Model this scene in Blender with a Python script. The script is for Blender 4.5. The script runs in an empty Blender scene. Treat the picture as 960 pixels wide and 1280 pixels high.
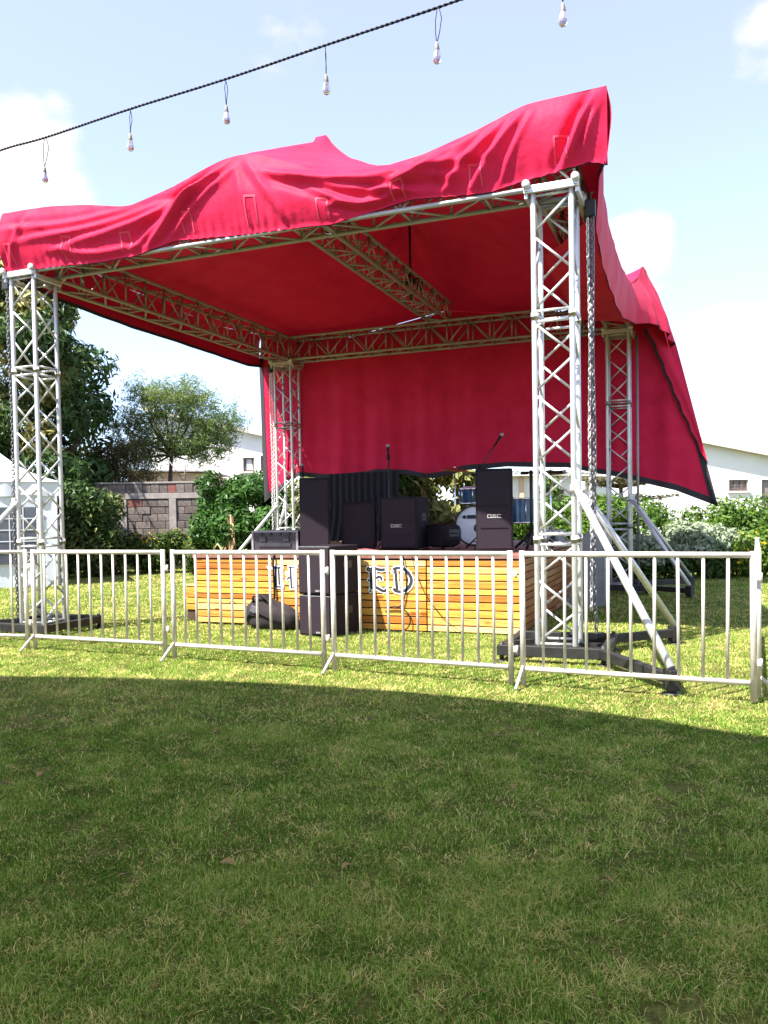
import bpy, bmesh, math, random
import numpy as np
from mathutils import Vector, Matrix, Euler, noise
random.seed(7); rng = np.random.default_rng(7)
D = bpy.data; sc = bpy.context.scene; COL = sc.collection
R = math.radians

# ------------------------------------------------------------------ camera, sky, sun, exposure
cd = D.cameras.new('camera'); cam = D.objects.new('camera', cd); COL.objects.link(cam); sc.camera = cam
cd.sensor_fit = 'VERTICAL'; cd.sensor_height = 36.0; cd.lens = 36.0*1004.85/1280; cd.shift_y = 36.9/1280
cd.clip_start = 0.05; cd.clip_end = 2000
PITCH, ROLL = -0.0313, 0.0171
fwd = Vector((0, math.cos(PITCH), math.sin(PITCH)))
up0 = Vector((0, -math.sin(PITCH), math.cos(PITCH))); rt0 = Vector((1, 0, 0))
rt = rt0*math.cos(ROLL) - up0*math.sin(ROLL); up = rt0*math.sin(ROLL) + up0*math.cos(ROLL)
cam.matrix_world = Matrix(((rt.x, up.x, -fwd.x, 0), (rt.y, up.y, -fwd.y, 0), (rt.z, up.z, -fwd.z, 1.4), (0, 0, 0, 1)))

sc.view_settings.view_transform = 'Standard'; sc.view_settings.look = 'None'
sc.view_settings.gamma = 1.0; sc.view_settings.exposure = 1.9
sc.view_settings.use_curve_mapping = False

# stage frame: origin on the ground under the middle of the roof, a = along the front, b = to the back
CX, CY, PH = -0.1078, 12.1998, -0.3716
U = Vector((math.cos(PH), math.sin(PH), 0)); V = Vector((-math.sin(PH), math.cos(PH), 0))
def SW(a, b, z=0.0): return Vector((CX, CY, 0)) + U*a + V*b + Vector((0, 0, z))

ldir = (U*0.38 + V*0.60 + Vector((0, 0, -1))).normalized()
tos = -ldir
EL = math.asin(tos.z); AZ = math.atan2(tos.x, tos.y)
sl = D.lights.new('sun', 'SUN'); sl.energy = 4.6; sl.angle = R(0.55); sl.color = (1.0, 0.94, 0.83)
so = D.objects.new('sun', sl); COL.objects.link(so); so.rotation_euler = ldir.to_track_quat('-Z', 'Y').to_euler(); so.location = (-20, -15, 40)

w = D.worlds.new('World'); sc.world = w; w.use_nodes = True
nt = w.node_tree; N = nt.nodes; L = nt.links
for n in list(N): N.remove(n)
def nd(tree, typ, **kw):
    n = tree.nodes.new(typ)
    for k, v in kw.items():
        if k in n.inputs.keys() if hasattr(n.inputs, 'keys') else False: n.inputs[k].default_value = v
        else: setattr(n, k, v)
    return n
out = N.new('ShaderNodeOutputWorld'); bg = N.new('ShaderNodeBackground'); bg.inputs[1].default_value = 0.118
sky = N.new('ShaderNodeTexSky'); sky.sky_type = 'NISHITA'; sky.sun_disc = False
sky.sun_elevation = EL; sky.sun_rotation = AZ; sky.altitude = 1600; sky.air_density = 1.0; sky.dust_density = 1.2; sky.ozone_density = 3.5
geo = N.new('ShaderNodeNewGeometry')
neg = N.new('ShaderNodeVectorMath'); neg.operation = 'SCALE'; neg.inputs[3].default_value = -1.0
L.new(geo.outputs['Incoming'], neg.inputs[0])
# clouds: broken cumulus all round, a few of them gathered where they stand in the photograph
mp = N.new('ShaderNodeVectorMath'); mp.operation = 'MULTIPLY'; mp.inputs[1].default_value = (1, 1, 1.7)
L.new(neg.outputs[0], mp.inputs[0])
n1 = N.new('ShaderNodeTexNoise'); n1.inputs['Scale'].default_value = 5.0; n1.inputs['Detail'].default_value = 8; n1.inputs['Roughness'].default_value = 0.55
L.new(mp.outputs[0], n1.inputs['Vector'])
acc = n1.outputs[0]
def cdir(px, py):
    x, y = (px-480)/1004.85, -(py-676.9)/1004.85
    return (fwd + rt*x + up*y).normalized()
for (px, py, rad, amt) in ((35, 215, 0.085, 0.34), (-60, 240, 0.12, 0.3), (795, 320, 0.05, 0.34), (915, 440, 0.085, 0.3), (955, 62, 0.05, 0.3), (1010, 520, 0.12, 0.14), (60, 420, 0.14, 0.12)):
    dv = N.new('ShaderNodeVectorMath'); dv.operation = 'DISTANCE'; dv.inputs[1].default_value = cdir(px, py)
    L.new(neg.outputs[0], dv.inputs[0])
    mr = N.new('ShaderNodeMapRange'); mr.interpolation_type = 'SMOOTHSTEP'
    mr.inputs['From Min'].default_value = rad*1.5; mr.inputs['From Max'].default_value = rad*0.35
    mr.inputs['To Min'].default_value = 0; mr.inputs['To Max'].default_value = amt
    L.new(dv.outputs['Value'], mr.inputs['Value'])
    ad = N.new('ShaderNodeMath'); ad.operation = 'ADD'; L.new(acc, ad.inputs[0]); L.new(mr.outputs[0], ad.inputs[1]); acc = ad.outputs[0]
rp = N.new('ShaderNodeMapRange'); rp.interpolation_type = 'SMOOTHSTEP'
rp.inputs['To Min'].default_value = 0.30  # thin high veil everywhere
rp.inputs['From Min'].default_value = 0.68; rp.inputs['From Max'].default_value = 0.90
L.new(acc, rp.inputs['Value'])
mx = N.new('ShaderNodeMix'); mx.data_type = 'RGBA'; mx.inputs['B'].default_value = (3.2, 2.9, 3.05, 1)
L.new(rp.outputs[0], mx.inputs['Factor']); L.new(sky.outputs[0], mx.inputs['A']); L.new(mx.outputs['Result'], bg.inputs[0]); L.new(bg.outputs[0], out.inputs[0])

# ------------------------------------------------------------------ materials
def newmat(name):
    m = D.materials.new(name); m.use_nodes = True
    t = m.node_tree; b = t.nodes['Principled BSDF']
    return m, t, b
def lk(t, a, b): t.links.new(a, b)
def ramp(t, fac, stops):
    r = t.nodes.new('ShaderNodeValToRGB'); e = r.color_ramp.elements
    while len(e) < len(stops): e.new(0.5)
    for i, (p, c) in enumerate(stops): e[i].position = p; e[i].color = (*c, 1)
    if fac is not None: lk(t, fac, r.inputs[0])
    return r
def texn(t, scale, detail=4, rough=0.55, vec=None, coord='Object', stretch=None):
    c = t.nodes.new('ShaderNodeTexCoord'); n = t.nodes.new('ShaderNodeTexNoise')
    n.inputs['Scale'].default_value = scale; n.inputs['Detail'].default_value = detail; n.inputs['Roughness'].default_value = rough
    src = c.outputs[coord]
    if stretch:
        mm = t.nodes.new('ShaderNodeVectorMath'); mm.operation = 'MULTIPLY'; mm.inputs[1].default_value = stretch
        lk(t, src, mm.inputs[0]); src = mm.outputs[0]
    lk(t, src, n.inputs['Vector']); return n
def bump(t, b, h, strength=0.2, dist=0.01):
    bp = t.nodes.new('ShaderNodeBump'); bp.inputs['Strength'].default_value = strength; bp.inputs['Distance'].default_value = dist
    lk(t, h, bp.inputs['Height']); lk(t, bp.outputs[0], b.inputs['Normal']); return bp
def plain(name, c1, c2, rough=0.6, metal=0.0, scale=12, bs=0.0, spec=0.5, rnd=0.0):
    m, t, b = newmat(name)
    n = texn(t, scale); r = ramp(t, n.outputs[0], [(0.3, c1), (0.7, c2)])
    col = r.outputs[0]
    if rnd:
        oi = t.nodes.new('ShaderNodeObjectInfo'); mr = t.nodes.new('ShaderNodeMapRange')
        mr.inputs['To Min'].default_value = 1-rnd; mr.inputs['To Max'].default_value = 1+rnd
        lk(t, oi.outputs['Random'], mr.inputs['Value'])
        hs = t.nodes.new('ShaderNodeHueSaturation'); lk(t, mr.outputs[0], hs.inputs['Value']); lk(t, col, hs.inputs['Color']); col = hs.outputs[0]
    lk(t, col, b.inputs['Base Color'])
    b.inputs['Roughness'].default_value = rough; b.inputs['Metallic'].default_value = metal; b.inputs['Specular IOR Level'].default_value = spec
    if bs: bump(t, b, n.outputs[0], bs)
    return m
def fabric_white():
    m = D.materials.new('marquee_cover'); m.use_nodes = True; t = m.node_tree; b = t.nodes['Principled BSDF']; o = t.nodes['Material Output']
    b.inputs['Base Color'].default_value = (0.78, 0.79, 0.80, 1); b.inputs['Roughness'].default_value = 0.5
    tr = t.nodes.new('ShaderNodeBsdfTranslucent'); tr.inputs[0].default_value = (0.75, 0.75, 0.74, 1); mx = t.nodes.new('ShaderNodeMixShader'); mx.inputs[0].default_value = 0.13
    t.links.new(b.outputs[0], mx.inputs[1]); t.links.new(tr.outputs[0], mx.inputs[2]); t.links.new(mx.outputs[0], o.inputs[0]); return m
M = {}
M['alu'] = plain('aluminium', (0.50, 0.50, 0.515), (0.63, 0.63, 0.635), 0.42, 0.5, 30, 0.05, rnd=0.06)
M['alu_shaded'] = plain('shaded_aluminium', (0.28, 0.28, 0.29), (0.38, 0.375, 0.38), 0.5, 0.3, 30, 0.05, rnd=0.08)  # truss copy of the aluminium, darkened: shade under the canopy put into colour
M['rail'] = plain('barrier_paint', (0.44, 0.40, 0.36), (0.62, 0.58, 0.53), 0.5, 0.25, 9, 0.08, rnd=0.05)
M['black_steel'] = plain('black_steel', (0.007, 0.007, 0.008), (0.024, 0.022, 0.022), 0.55, 0.1, 10, 0.1)
M['chain_silver'] = plain('chain_silver', (0.6, 0.6, 0.6), (0.75, 0.75, 0.74), 0.4, 0.5)
M['chain_dark'] = plain('chain_dark', (0.12, 0.12, 0.14), (0.2, 0.2, 0.23), 0.4, 0.5)
M['cab'] = plain('speaker_black', (0.0065, 0.0035, 0.0075), (0.012, 0.0065, 0.0135), 0.75, 0, 90, 0.15, 0.3)
M['grille'] = plain('speaker_grille', (0.011, 0.006, 0.012), (0.022, 0.012, 0.023), 0.75, 0.0, 260, 0.3, 0.3)
M['white_print'] = plain('white_print', (0.75, 0.75, 0.76), (0.82, 0.82, 0.82), 0.5)
M['logo_print'] = plain('logo_print', (0.34, 0.33, 0.34), (0.42, 0.41, 0.42), 0.5)
M['ink'] = plain('black_lettering', (0.012, 0.012, 0.02), (0.03, 0.03, 0.045), 0.55)
M['case'] = plain('case_laminate', (0.022, 0.019, 0.028), (0.04, 0.036, 0.05), 0.5, 0, 20)
M['steel'] = plain('zinc_steel', (0.35, 0.36, 0.39), (0.5, 0.5, 0.52), 0.35, 0.75, 20)
M['cable'] = plain('black_cable', (0.006, 0.006, 0.009), (0.010, 0.010, 0.014), 0.7, spec=0.2)
M['curtain'] = plain('black_curtain', (0.006, 0.006, 0.012), (0.011, 0.011, 0.02), 0.9, 0, 40)
M['bag'] = plain('bag_cloth', (0.010, 0.006, 0.009), (0.020, 0.013, 0.017), 0.9, 0, 60, 0.3)
M['drumhead'] = plain('drum_head', (0.70, 0.72, 0.78), (0.78, 0.79, 0.84), 0.35, 0, 6)
M['drumblue'] = plain('drum_blue_lacquer', (0.02, 0.05, 0.12), (0.05, 0.11, 0.22), 0.2, 0.3, 8)
M['chrome'] = plain('chrome', (0.7, 0.7, 0.72), (0.8, 0.8, 0.8), 0.15, 1.0)
M['brass'] = plain('cymbal_bronze', (0.45, 0.24, 0.10), (0.6, 0.33, 0.14), 0.3, 0.9, 25)
M['darkwood'] = plain('deck_carcass', (0.03, 0.015, 0.008), (0.06, 0.03, 0.015), 0.8)
M['deckboard'] = plain('deck_board', (0.16, 0.06, 0.045), (0.26, 0.11, 0.085), 0.65, 0, 7, 0.1, rnd=0.12)
M['cloth'] = plain('maroon_cloth', (0.16, 0.045, 0.055), (0.24, 0.07, 0.085), 0.85, 0, 30, 0.2)
M['tent'] = plain('tent_pvc', (0.55, 0.60, 0.66), (0.64, 0.68, 0.73), 0.5, 0, 3, 0.05)
M['tentwin'] = plain('tent_window', (0.06, 0.065, 0.09), (0.10, 0.11, 0.15), 0.12, 0, 2)
M['block'] = plain('concrete_block', (0.085, 0.070, 0.064), (0.17, 0.14, 0.13), 0.9, 0, 14, 0.35, rnd=0.25)
M['mortar'] = plain('mortar', (0.10, 0.08, 0.078), (0.16, 0.13, 0.125), 0.95, 0, 16, 0.3)
M['concrete'] = plain('concrete', (0.21, 0.19, 0.18), (0.30, 0.27, 0.26), 0.9, 0, 8, 0.3)
M['redblock'] = plain('red_block', (0.16, 0.055, 0.045), (0.22, 0.085, 0.07), 0.9, 0, 14, 0.3)
M['white_wall'] = plain('white_wall', (0.70, 0.69, 0.68), (0.80, 0.79, 0.78), 0.85, 0, 0.8, 0.05)
M['cream_wall'] = plain('cream_wall', (0.50, 0.34, 0.24), (0.60, 0.42, 0.30), 0.85, 0, 1)
M['roof'] = plain('grey_roof_sheet', (0.20, 0.20, 0.21), (0.28, 0.28, 0.28), 0.6, 0, 2)
M['fascia'] = plain('fascia', (0.50, 0.47, 0.45), (0.58, 0.55, 0.52), 0.7)
M['window'] = plain('window_glass', (0.10, 0.08, 0.08), (0.20, 0.17, 0.16), 0.15, 0, 3)
M['frame'] = plain('window_frame', (0.14, 0.10, 0.09), (0.2, 0.15, 0.13), 0.5)
M['net'] = plain('window_curtain', (0.45, 0.44, 0.46), (0.6, 0.58, 0.58), 0.8)
M['bark'] = plain('bark', (0.05, 0.035, 0.028), (0.11, 0.08, 0.06), 0.95, 0, 18, 0.5)
M['hem'] = plain('black_webbing', (0.012, 0.010, 0.016), (0.022, 0.018, 0.026), 0.75, 0, 60)
M['marq'] = fabric_white()
M['bulbcap'] = plain('bulb_cap', (0.16, 0.15, 0.16), (0.24, 0.23, 0.24), 0.5, 0, 40)
M['pole'] = plain('dull_steel', (0.22, 0.22, 0.24), (0.3, 0.3, 0.32), 0.45, 0.5, 20)
M['plate'] = plain('grey_plate', (0.20, 0.20, 0.23), (0.27, 0.27, 0.30), 0.5, 0.2, 6)
M['dryleaf'] = plain('dry_leaf', (0.17, 0.085, 0.030), (0.34, 0.21, 0.09), 0.8, 0, 40, 0.2)
M['husk'] = plain('dry_husk', (0.25, 0.16, 0.09), (0.42, 0.30, 0.18), 0.85, 0, 12, 0.3)

def glassmat():
    m, t, b = newmat('bulb_glass')
    b.inputs['Base Color'].default_value = (0.50, 0.45, 0.56, 1); b.inputs['Roughness'].default_value = 0.2
    b.inputs['Transmission Weight'].default_value = 0.7; b.inputs['IOR'].default_value = 1.3
    return m
M['glass'] = glassmat()

def fabric(name, trans=0.03):
    m = D.materials.new(name); m.use_nodes = True; t = m.node_tree; b = t.nodes['Principled BSDF']; o = t.nodes['Material Output']
    n = texn(t, 2.2, 5); n2 = texn(t, 900, 2)
    n.inputs['Roughness'].default_value = 0.65
    r = ramp(t, n.outputs[0], [(0.28, (0.46, 0.013, 0.048)), (0.5, (0.55, 0.018, 0.064)), (0.72, (0.60, 0.023, 0.075))])
    lk(t, r.outputs[0], b.inputs['Base Color']); b.inputs['Roughness'].default_value = 0.55; b.inputs['Specular IOR Level'].default_value = 0.06
    b.inputs['Sheen Weight'].default_value = 0.04; b.inputs['Sheen Tint'].default_value = (1, 0.6, 0.75, 1)
    n3 = texn(t, 3.5, 3); bump(t, b, n3.outputs[0], 0.35, 0.05)
    tr = t.nodes.new('ShaderNodeBsdfTranslucent'); tr.inputs[0].default_value = (0.30, 0.001, 0.018, 1)
    mx = t.nodes.new('ShaderNodeMixShader'); mx.inputs[0].default_value = trans
    lk(t, b.outputs[0], mx.inputs[1]); lk(t, tr.outputs[0], mx.inputs[2]); lk(t, mx.outputs[0], o.inputs[0])
    return m
M['red'] = fabric('red_canopy_fabric'); M['red_patch'] = plain('red_patch', (0.57, 0.030, 0.085), (0.62, 0.040, 0.10), 0.6)

def woodmat(name='varnished_pine', tint=(1, 1, 1)):
    m, t, b = newmat(name)
    oi = t.nodes.new('ShaderNodeObjectInfo')
    c = t.nodes.new('ShaderNodeTexCoord')
    of = t.nodes.new('ShaderNodeVectorMath'); of.operation = 'MULTIPLY_ADD'; of.inputs[1].default_value = (1, 1, 1)
    cr = t.nodes.new('ShaderNodeCombineXYZ'); mu = t.nodes.new('ShaderNodeMath'); mu.operation = 'MULTIPLY'; mu.inputs[1].default_value = 37.0
    lk(t, oi.outputs['Random'], mu.inputs[0])
    for i in range(3): lk(t, mu.outputs[0], cr.inputs[i])
    lk(t, c.outputs['Object'], of.inputs[0]); lk(t, cr.outputs[0], of.inputs[2])
    st = t.nodes.new('ShaderNodeVectorMath'); st.operation = 'MULTIPLY'; st.inputs[1].default_value = (1.6, 12, 26); lk(t, of.outputs[0], st.inputs[0])
    g = t.nodes.new('ShaderNodeTexNoise'); g.inputs['Scale'].default_value = 1.6; g.inputs['Detail'].default_value = 6; g.inputs['Distortion'].default_value = 1.0; lk(t, st.outputs[0], g.inputs['Vector'])
    r = ramp(t, g.outputs[0], [(0.22, (0.30, 0.10, 0.014)), (0.45, (0.55, 0.265, 0.040)), (0.62, (0.64, 0.34, 0.062)), (0.8, (0.74, 0.46, 0.12))])
    # board to board: from honey to pale to orange
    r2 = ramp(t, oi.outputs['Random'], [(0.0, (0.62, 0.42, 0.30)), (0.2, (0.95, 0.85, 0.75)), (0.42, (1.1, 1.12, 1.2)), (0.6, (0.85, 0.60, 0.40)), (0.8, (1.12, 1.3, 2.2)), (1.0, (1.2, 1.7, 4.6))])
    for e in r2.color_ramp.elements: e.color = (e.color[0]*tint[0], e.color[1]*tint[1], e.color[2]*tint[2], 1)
    mm = t.nodes.new('ShaderNodeMix'); mm.data_type = 'RGBA'; mm.blend_type = 'MULTIPLY'; mm.inputs['Factor'].default_value = 1.0
    lk(t, r.outputs[0], mm.inputs['A']); lk(t, r2.outputs[0], mm.inputs['B'])
    vo = t.nodes.new('ShaderNodeTexVoronoi'); vo.inputs['Scale'].default_value = 2.3
    st2 = t.nodes.new('ShaderNodeVectorMath'); st2.operation = 'MULTIPLY'; st2.inputs[1].default_value = (1.0, 1.6, 2.4); lk(t, of.outputs[0], st2.inputs[0]); lk(t, st2.outputs[0], vo.inputs['Vector'])
    kr = ramp(t, vo.outputs['Distance'], [(0.04, (0.16, 0.05, 0.012)), (0.10, (0.42, 0.17, 0.03)), (0.17, (1, 1, 1))])
    mk = t.nodes.new('ShaderNodeMix'); mk.data_type = 'RGBA'; mk.blend_type = 'MULTIPLY'; mk.inputs['Factor'].default_value = 0.85
    lk(t, mm.outputs['Result'], mk.inputs['A']); lk(t, kr.outputs[0], mk.inputs['B'])
    lk(t, mk.outputs['Result'], b.inputs['Base Color']); b.inputs['Roughness'].default_value = 0.42
    bump(t, b, g.outputs[0], 0.15)
    return m
M['wood'] = woodmat(); M['wood_brown_shade'] = woodmat('brown_shaded_pine', (0.55, 0.42, 0.40))  # side boards: redder brown pine, with their shade put into the tint

def leafmat(name, dark, mid, light, trans=0.25, rough=0.45, spec=0.16):
    m = D.materials.new(name); m.use_nodes = True; t = m.node_tree; b = t.nodes['Principled BSDF']; o = t.nodes['Material Output']
    a = t.nodes.new('ShaderNodeAttribute'); a.attribute_name = 'tone'
    r = ramp(t, a.outputs['Fac'], [(0.0, dark), (0.5, mid), (1.0, light)])
    lk(t, r.outputs[0], b.inputs['Base Color']); b.inputs['Roughness'].default_value = rough; b.inputs['Specular IOR Level'].default_value = spec
    tr = t.nodes.new('ShaderNodeBsdfTranslucent')
    hs = t.nodes.new('ShaderNodeHueSaturation'); hs.inputs['Value'].default_value = 1.3; hs.inputs['Saturation'].default_value = 1.1
    lk(t, r.outputs[0], hs.inputs['Color']); lk(t, hs.outputs[0], tr.inputs[0])
    mx = t.nodes.new('ShaderNodeMixShader'); mx.inputs[0].default_value = trans
    lk(t, b.outputs[0], mx.inputs[1]); lk(t, tr.outputs[0], mx.inputs[2]); lk(t, mx.outputs[0], o.inputs[0])
    return m
M['grass'] = leafmat('grass_blade', (0.016, 0.062, 0.009), (0.185, 0.330, 0.043), (0.80, 0.64, 0.29), 0.3, 0.6, 0.05)
M['mango'] = leafmat('mango_leaf', (0.020, 0.046, 0.014), (0.052, 0.095, 0.026), (0.38, 0.34, 0.11), 0.2, 0.4)
M['acacia'] = leafmat('feathery_leaf', (0.06, 0.105, 0.045), (0.17, 0.24, 0.075), (0.52, 0.50, 0.14), 0.25, 0.6)
M['olive'] = leafmat('dry_olive_leaf', (0.055, 0.055, 0.025), (0.12, 0.11, 0.05), (0.25, 0.22, 0.11), 0.25, 0.6)
M['bush'] = leafmat('bush_leaf', (0.016, 0.045, 0.012), (0.045, 0.11, 0.022), (0.12, 0.22, 0.05), 0.22, 0.35)
M['hedge'] = leafmat('hedge_leaf', (0.035, 0.075, 0.014), (0.09, 0.17, 0.026), (0.20, 0.29, 0.05), 0.28, 0.45)
M['varieg'] = leafmat('variegated_leaf', (0.10, 0.16, 0.08), (0.30, 0.36, 0.25), (0.58, 0.60, 0.46), 0.25, 0.5)
M['bed'] = leafmat('bed_leaf', (0.02, 0.042, 0.011), (0.055, 0.095, 0.02), (0.13, 0.17, 0.035), 0.2, 0.5)
M['yellow'] = leafmat('yellow_flower', (0.45, 0.30, 0.01), (0.60, 0.44, 0.02), (0.70, 0.55, 0.04), 0.25, 0.6)
M['vine'] = leafmat('pale_vine_leaf', (0.05, 0.09, 0.025), (0.24, 0.26, 0.09), (0.50, 0.48, 0.25), 0.3, 0.45)

def lawnmat():
    m, t, b = newmat('lawn_soil_and_turf')
    c = t.nodes.new('ShaderNodeTexCoord')
    def nz(s, d):
        n = t.nodes.new('ShaderNodeTexNoise'); n.inputs['Scale'].default_value = s; n.inputs['Detail'].default_value = d; n.inputs['Roughness'].default_value = 0.65
        lk(t, c.outputs['Object'], n.inputs['Vector']); return n
    a = nz(0.55, 5); f = nz(38, 6); g = nz(7, 5)
    r1 = ramp(t, a.outputs[0], [(0.32, (0.085, 0.105, 0.024)), (0.55, (0.165, 0.165, 0.05)), (0.72, (0.27, 0.225, 0.10))])
    r2 = ramp(t, f.outputs[0], [(0.3, (0.3, 0.32, 0.3)), (0.7, (1.4, 1.35, 1.25))])
    mm = t.nodes.new('ShaderNodeMix'); mm.data_type = 'RGBA'; mm.blend_type = 'MULTIPLY'; mm.inputs['Factor'].default_value = 1
    lk(t, r1.outputs[0], mm.inputs['A']); lk(t, r2.outputs[0], mm.inputs['B'])
    r3 = ramp(t, g.outputs[0], [(0.35, (0.8, 0.85, 0.8)), (0.7, (1.15, 1.1, 1.1))])
    m2 = t.nodes.new('ShaderNodeMix'); m2.data_type = 'RGBA'; m2.blend_type = 'MULTIPLY'; m2.inputs['Factor'].default_value = 1
    lk(t, mm.outputs['Result'], m2.inputs['A']); lk(t, r3.outputs[0], m2.inputs['B'])
    lk(t, m2.outputs['Result'], b.inputs['Base Color']); b.inputs['Roughness'].default_value = 0.95; b.inputs['Specular IOR Level'].default_value = 0.1
    bump(t, b, f.outputs[0], 0.7, 0.03)
    return m
M['lawn'] = lawnmat()

# ------------------------------------------------------------------ mesh helpers
class MB:
    def __init__(s): s.v = []; s.f = []; s.sm = []
    def add(s, vs, fs, smooth=False):
        o = len(s.v); s.v += [tuple(v) for v in vs]; s.f += [tuple(i+o for i in f) for f in fs]; s.sm += [smooth]*len(fs); return s
    def box(s, c, d, rot=None, ch=0.0):
        hx, hy, hz = d[0]/2, d[1]/2, d[2]/2; c = Vector(c)
        if ch <= 0:
            vs = [Vector((x, y, z)) for x in (-hx, hx) for y in (-hy, hy) for z in (-hz, hz)]
            fs = [(0, 1, 3, 2), (4, 6, 7, 5), (0, 4, 5, 1), (2, 3, 7, 6), (0, 2, 6, 4), (1, 5, 7, 3)]
        else:
            bm = bmesh.new(); bmesh.ops.create_cube(bm, size=1.0)
            for v in bm.verts: v.co = Vector((v.co.x*d[0], v.co.y*d[1], v.co.z*d[2]))
            bmesh.ops.bevel(bm, geom=bm.edges[:], offset=ch, segments=2, profile=0.5, affect='EDGES')
            bm.verts.index_update(); vs = [v.co.copy() for v in bm.verts]; fs = [tuple(v.index for v in f.verts) for f in bm.faces]; bm.free()
        if rot is not None: vs = [rot @ v for v in vs]
        return s.add([v+c for v in vs], fs)
    def tube(s, p0, p1, r, n=8, r1=None, caps=True): return s.path([p0, p1], [r, r if r1 is None else r1], n, caps)
    def path(s, pts, r, n=8, caps=True, closed=False):
        pts = [Vector(p) for p in pts]; k = len(pts); rs = r if isinstance(r, (list, tuple)) else [r]*k
        vs = []; prev = None
        for i, p in enumerate(pts):
            if closed: t = pts[(i+1) % k]-pts[i-1]
            elif i == 0: t = pts[1]-pts[0]
            elif i == k-1: t = pts[-1]-pts[-2]
            else: t = (pts[i+1]-pts[i]).normalized()+(pts[i]-pts[i-1]).normalized()
            t = t.normalized() if t.length > 1e-9 else Vector((0, 0, 1))
            if prev is None:
                q = Vector((0, 0, 1)) if abs(t.z) < 0.9 else Vector((1, 0, 0)); x = t.cross(q).normalized()
            else:
                x = prev-t*prev.dot(t); x = x.normalized() if x.length > 1e-6 else t.orthogonal().normalized()
            prev = x; y = t.cross(x)
            for j in range(n):
                a = 2*math.pi*j/n; vs.append(p+(x*math.cos(a)+y*math.sin(a))*rs[i])
        fs = []
        for i in range(k if closed else k-1):
            a, b = i*n, ((i+1) % k)*n
            for j in range(n): fs.append((a+j, a+(j+1) % n, b+(j+1) % n, b+j))
        s.add(vs, fs, True)
        if caps and not closed:
            o = len(s.v)-len(vs); s.f.append(tuple(o+j for j in reversed(range(n)))); s.f.append(tuple(o+(k-1)*n+j for j in range(n))); s.sm += [False, False]
        return s
    def lathe(s, prof, c, axis='Z', n=20, smooth=True):
        vs = []; c = Vector(c)
        for (r, h) in prof:
            for j in range(n):
                a = 2*math.pi*j/n; x, y = r*math.cos(a), r*math.sin(a)
                vs.append(c+(Vector((x, y, h)) if axis == 'Z' else Vector((x, h, y)) if axis == 'Y' else Vector((h, x, y))))
        fs = [(i*n+j, i*n+(j+1) % n, (i+1)*n+(j+1) % n, (i+1)*n+j) for i in range(len(prof)-1) for j in range(n)]
        return s.add(vs, fs, smooth)
    def grid(s, P, smooth=True):
        m, n = len(P), len(P[0]); vs = [p for row in P for p in row]
        fs = [(i*n+j, i*n+j+1, (i+1)*n+j+1, (i+1)*n+j) for i in range(m-1) for j in range(n-1)]
        return s.add(vs, fs, smooth)
    def poly(s, pts, y0, y1):   # prism: outline in x,z between two y
        n = len(pts); vs = [(x, y0, z) for x, z in pts]+[(x, y1, z) for x, z in pts]
        fs = [tuple(range(n)), tuple(reversed(range(n, 2*n)))]+[(i, i+n, (i+1) % n+n, (i+1) % n) for i in range(n)]
        return s.add(vs, fs)
    def mesh(s, name, mat):
        me = D.meshes.new(name); me.from_pydata(s.v, [], s.f); me.polygons.foreach_set('use_smooth', s.sm)
        me.materials.append(M[mat]); me.update(); return me
    def build(s, name, mat, parent=None, label=None, loc=None):
        o = D.objects.new(name, s.mesh(name, mat)); COL.objects.link(o)
        if parent is not None: o.parent = parent
        if loc is not None: o.location = loc
        if label: o['label'] = label
        return o
def thing(name, label, cat, loc=(0, 0, 0), rz=0.0, group=None):
    o = D.objects.new(name, None); COL.objects.link(o); o.location = loc; o.rotation_euler = (0, 0, rz); o.empty_display_size = 0.2
    o['label'] = label; o['category'] = cat
    if group: o['group'] = group
    return o
def sthing(name, label, cat, a, b, z=0.0, rz=0.0, group=None): return thing(name, label, cat, SW(a, b, z), PH+rz, group)
def tag(o, label, cat, group=None):
    o['label'] = label; o['category'] = cat
    if group: o['group'] = group
    return o
def kind(o, k): o['kind'] = k; return o
def inst(me, name, parent, mat4=None, loc=None):
    o = D.objects.new(name, me); COL.objects.link(o)
    if parent is not None: o.parent = parent
    if mat4 is not None: o.matrix_local = mat4
    if loc is not None: o.location = loc
    return o
def copy_tree(o, parent=None):
    c = o.copy(); COL.objects.link(c)
    if parent is not None: c.parent = parent
    for ch in list(o.children): copy_tree(ch, c)
    return c
def align(p0, p1):
    p0, p1 = Vector(p0), Vector(p1); d = p1-p0
    q = d.to_track_quat('Z', 'Y').to_matrix().to_4x4()
    return Matrix.Translation(p0) @ q @ Matrix.Diagonal((1, 1, d.length, 1))
UT = {}
def unit_tube(r, mat, n=8):
    k = (r, mat, n)
    if k not in UT: UT[k] = MB().tube((0, 0, 0), (0, 0, 1), r, n).mesh('tube', mat)
    return UT[k]
def bar(name, p0, p1, r, mat, parent, n=8): return inst(unit_tube(r, mat, n), name, parent, align(p0, p1))

def np_mesh(name, Vt, T, mat, tone=None, smooth=False):
    me = D.meshes.new(name); nv, ntri = len(Vt), len(T)
    me.vertices.add(nv); me.vertices.foreach_set('co', np.ascontiguousarray(Vt, np.float32).ravel())
    me.loops.add(ntri*3); me.loops.foreach_set('vertex_index', np.ascontiguousarray(T, np.int32).ravel())
    me.polygons.add(ntri); me.polygons.foreach_set('loop_start', np.arange(0, ntri*3, 3, dtype=np.int32))
    if smooth: me.polygons.foreach_set('use_smooth', np.ones(ntri, bool))
    if tone is not None:
        at = me.attributes.new('tone', 'FLOAT', 'POINT'); at.data.foreach_set('value', np.ascontiguousarray(tone, np.float32))
    me.materials.append(M[mat]); me.update(calc_edges=True); me.validate(); return me

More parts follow.
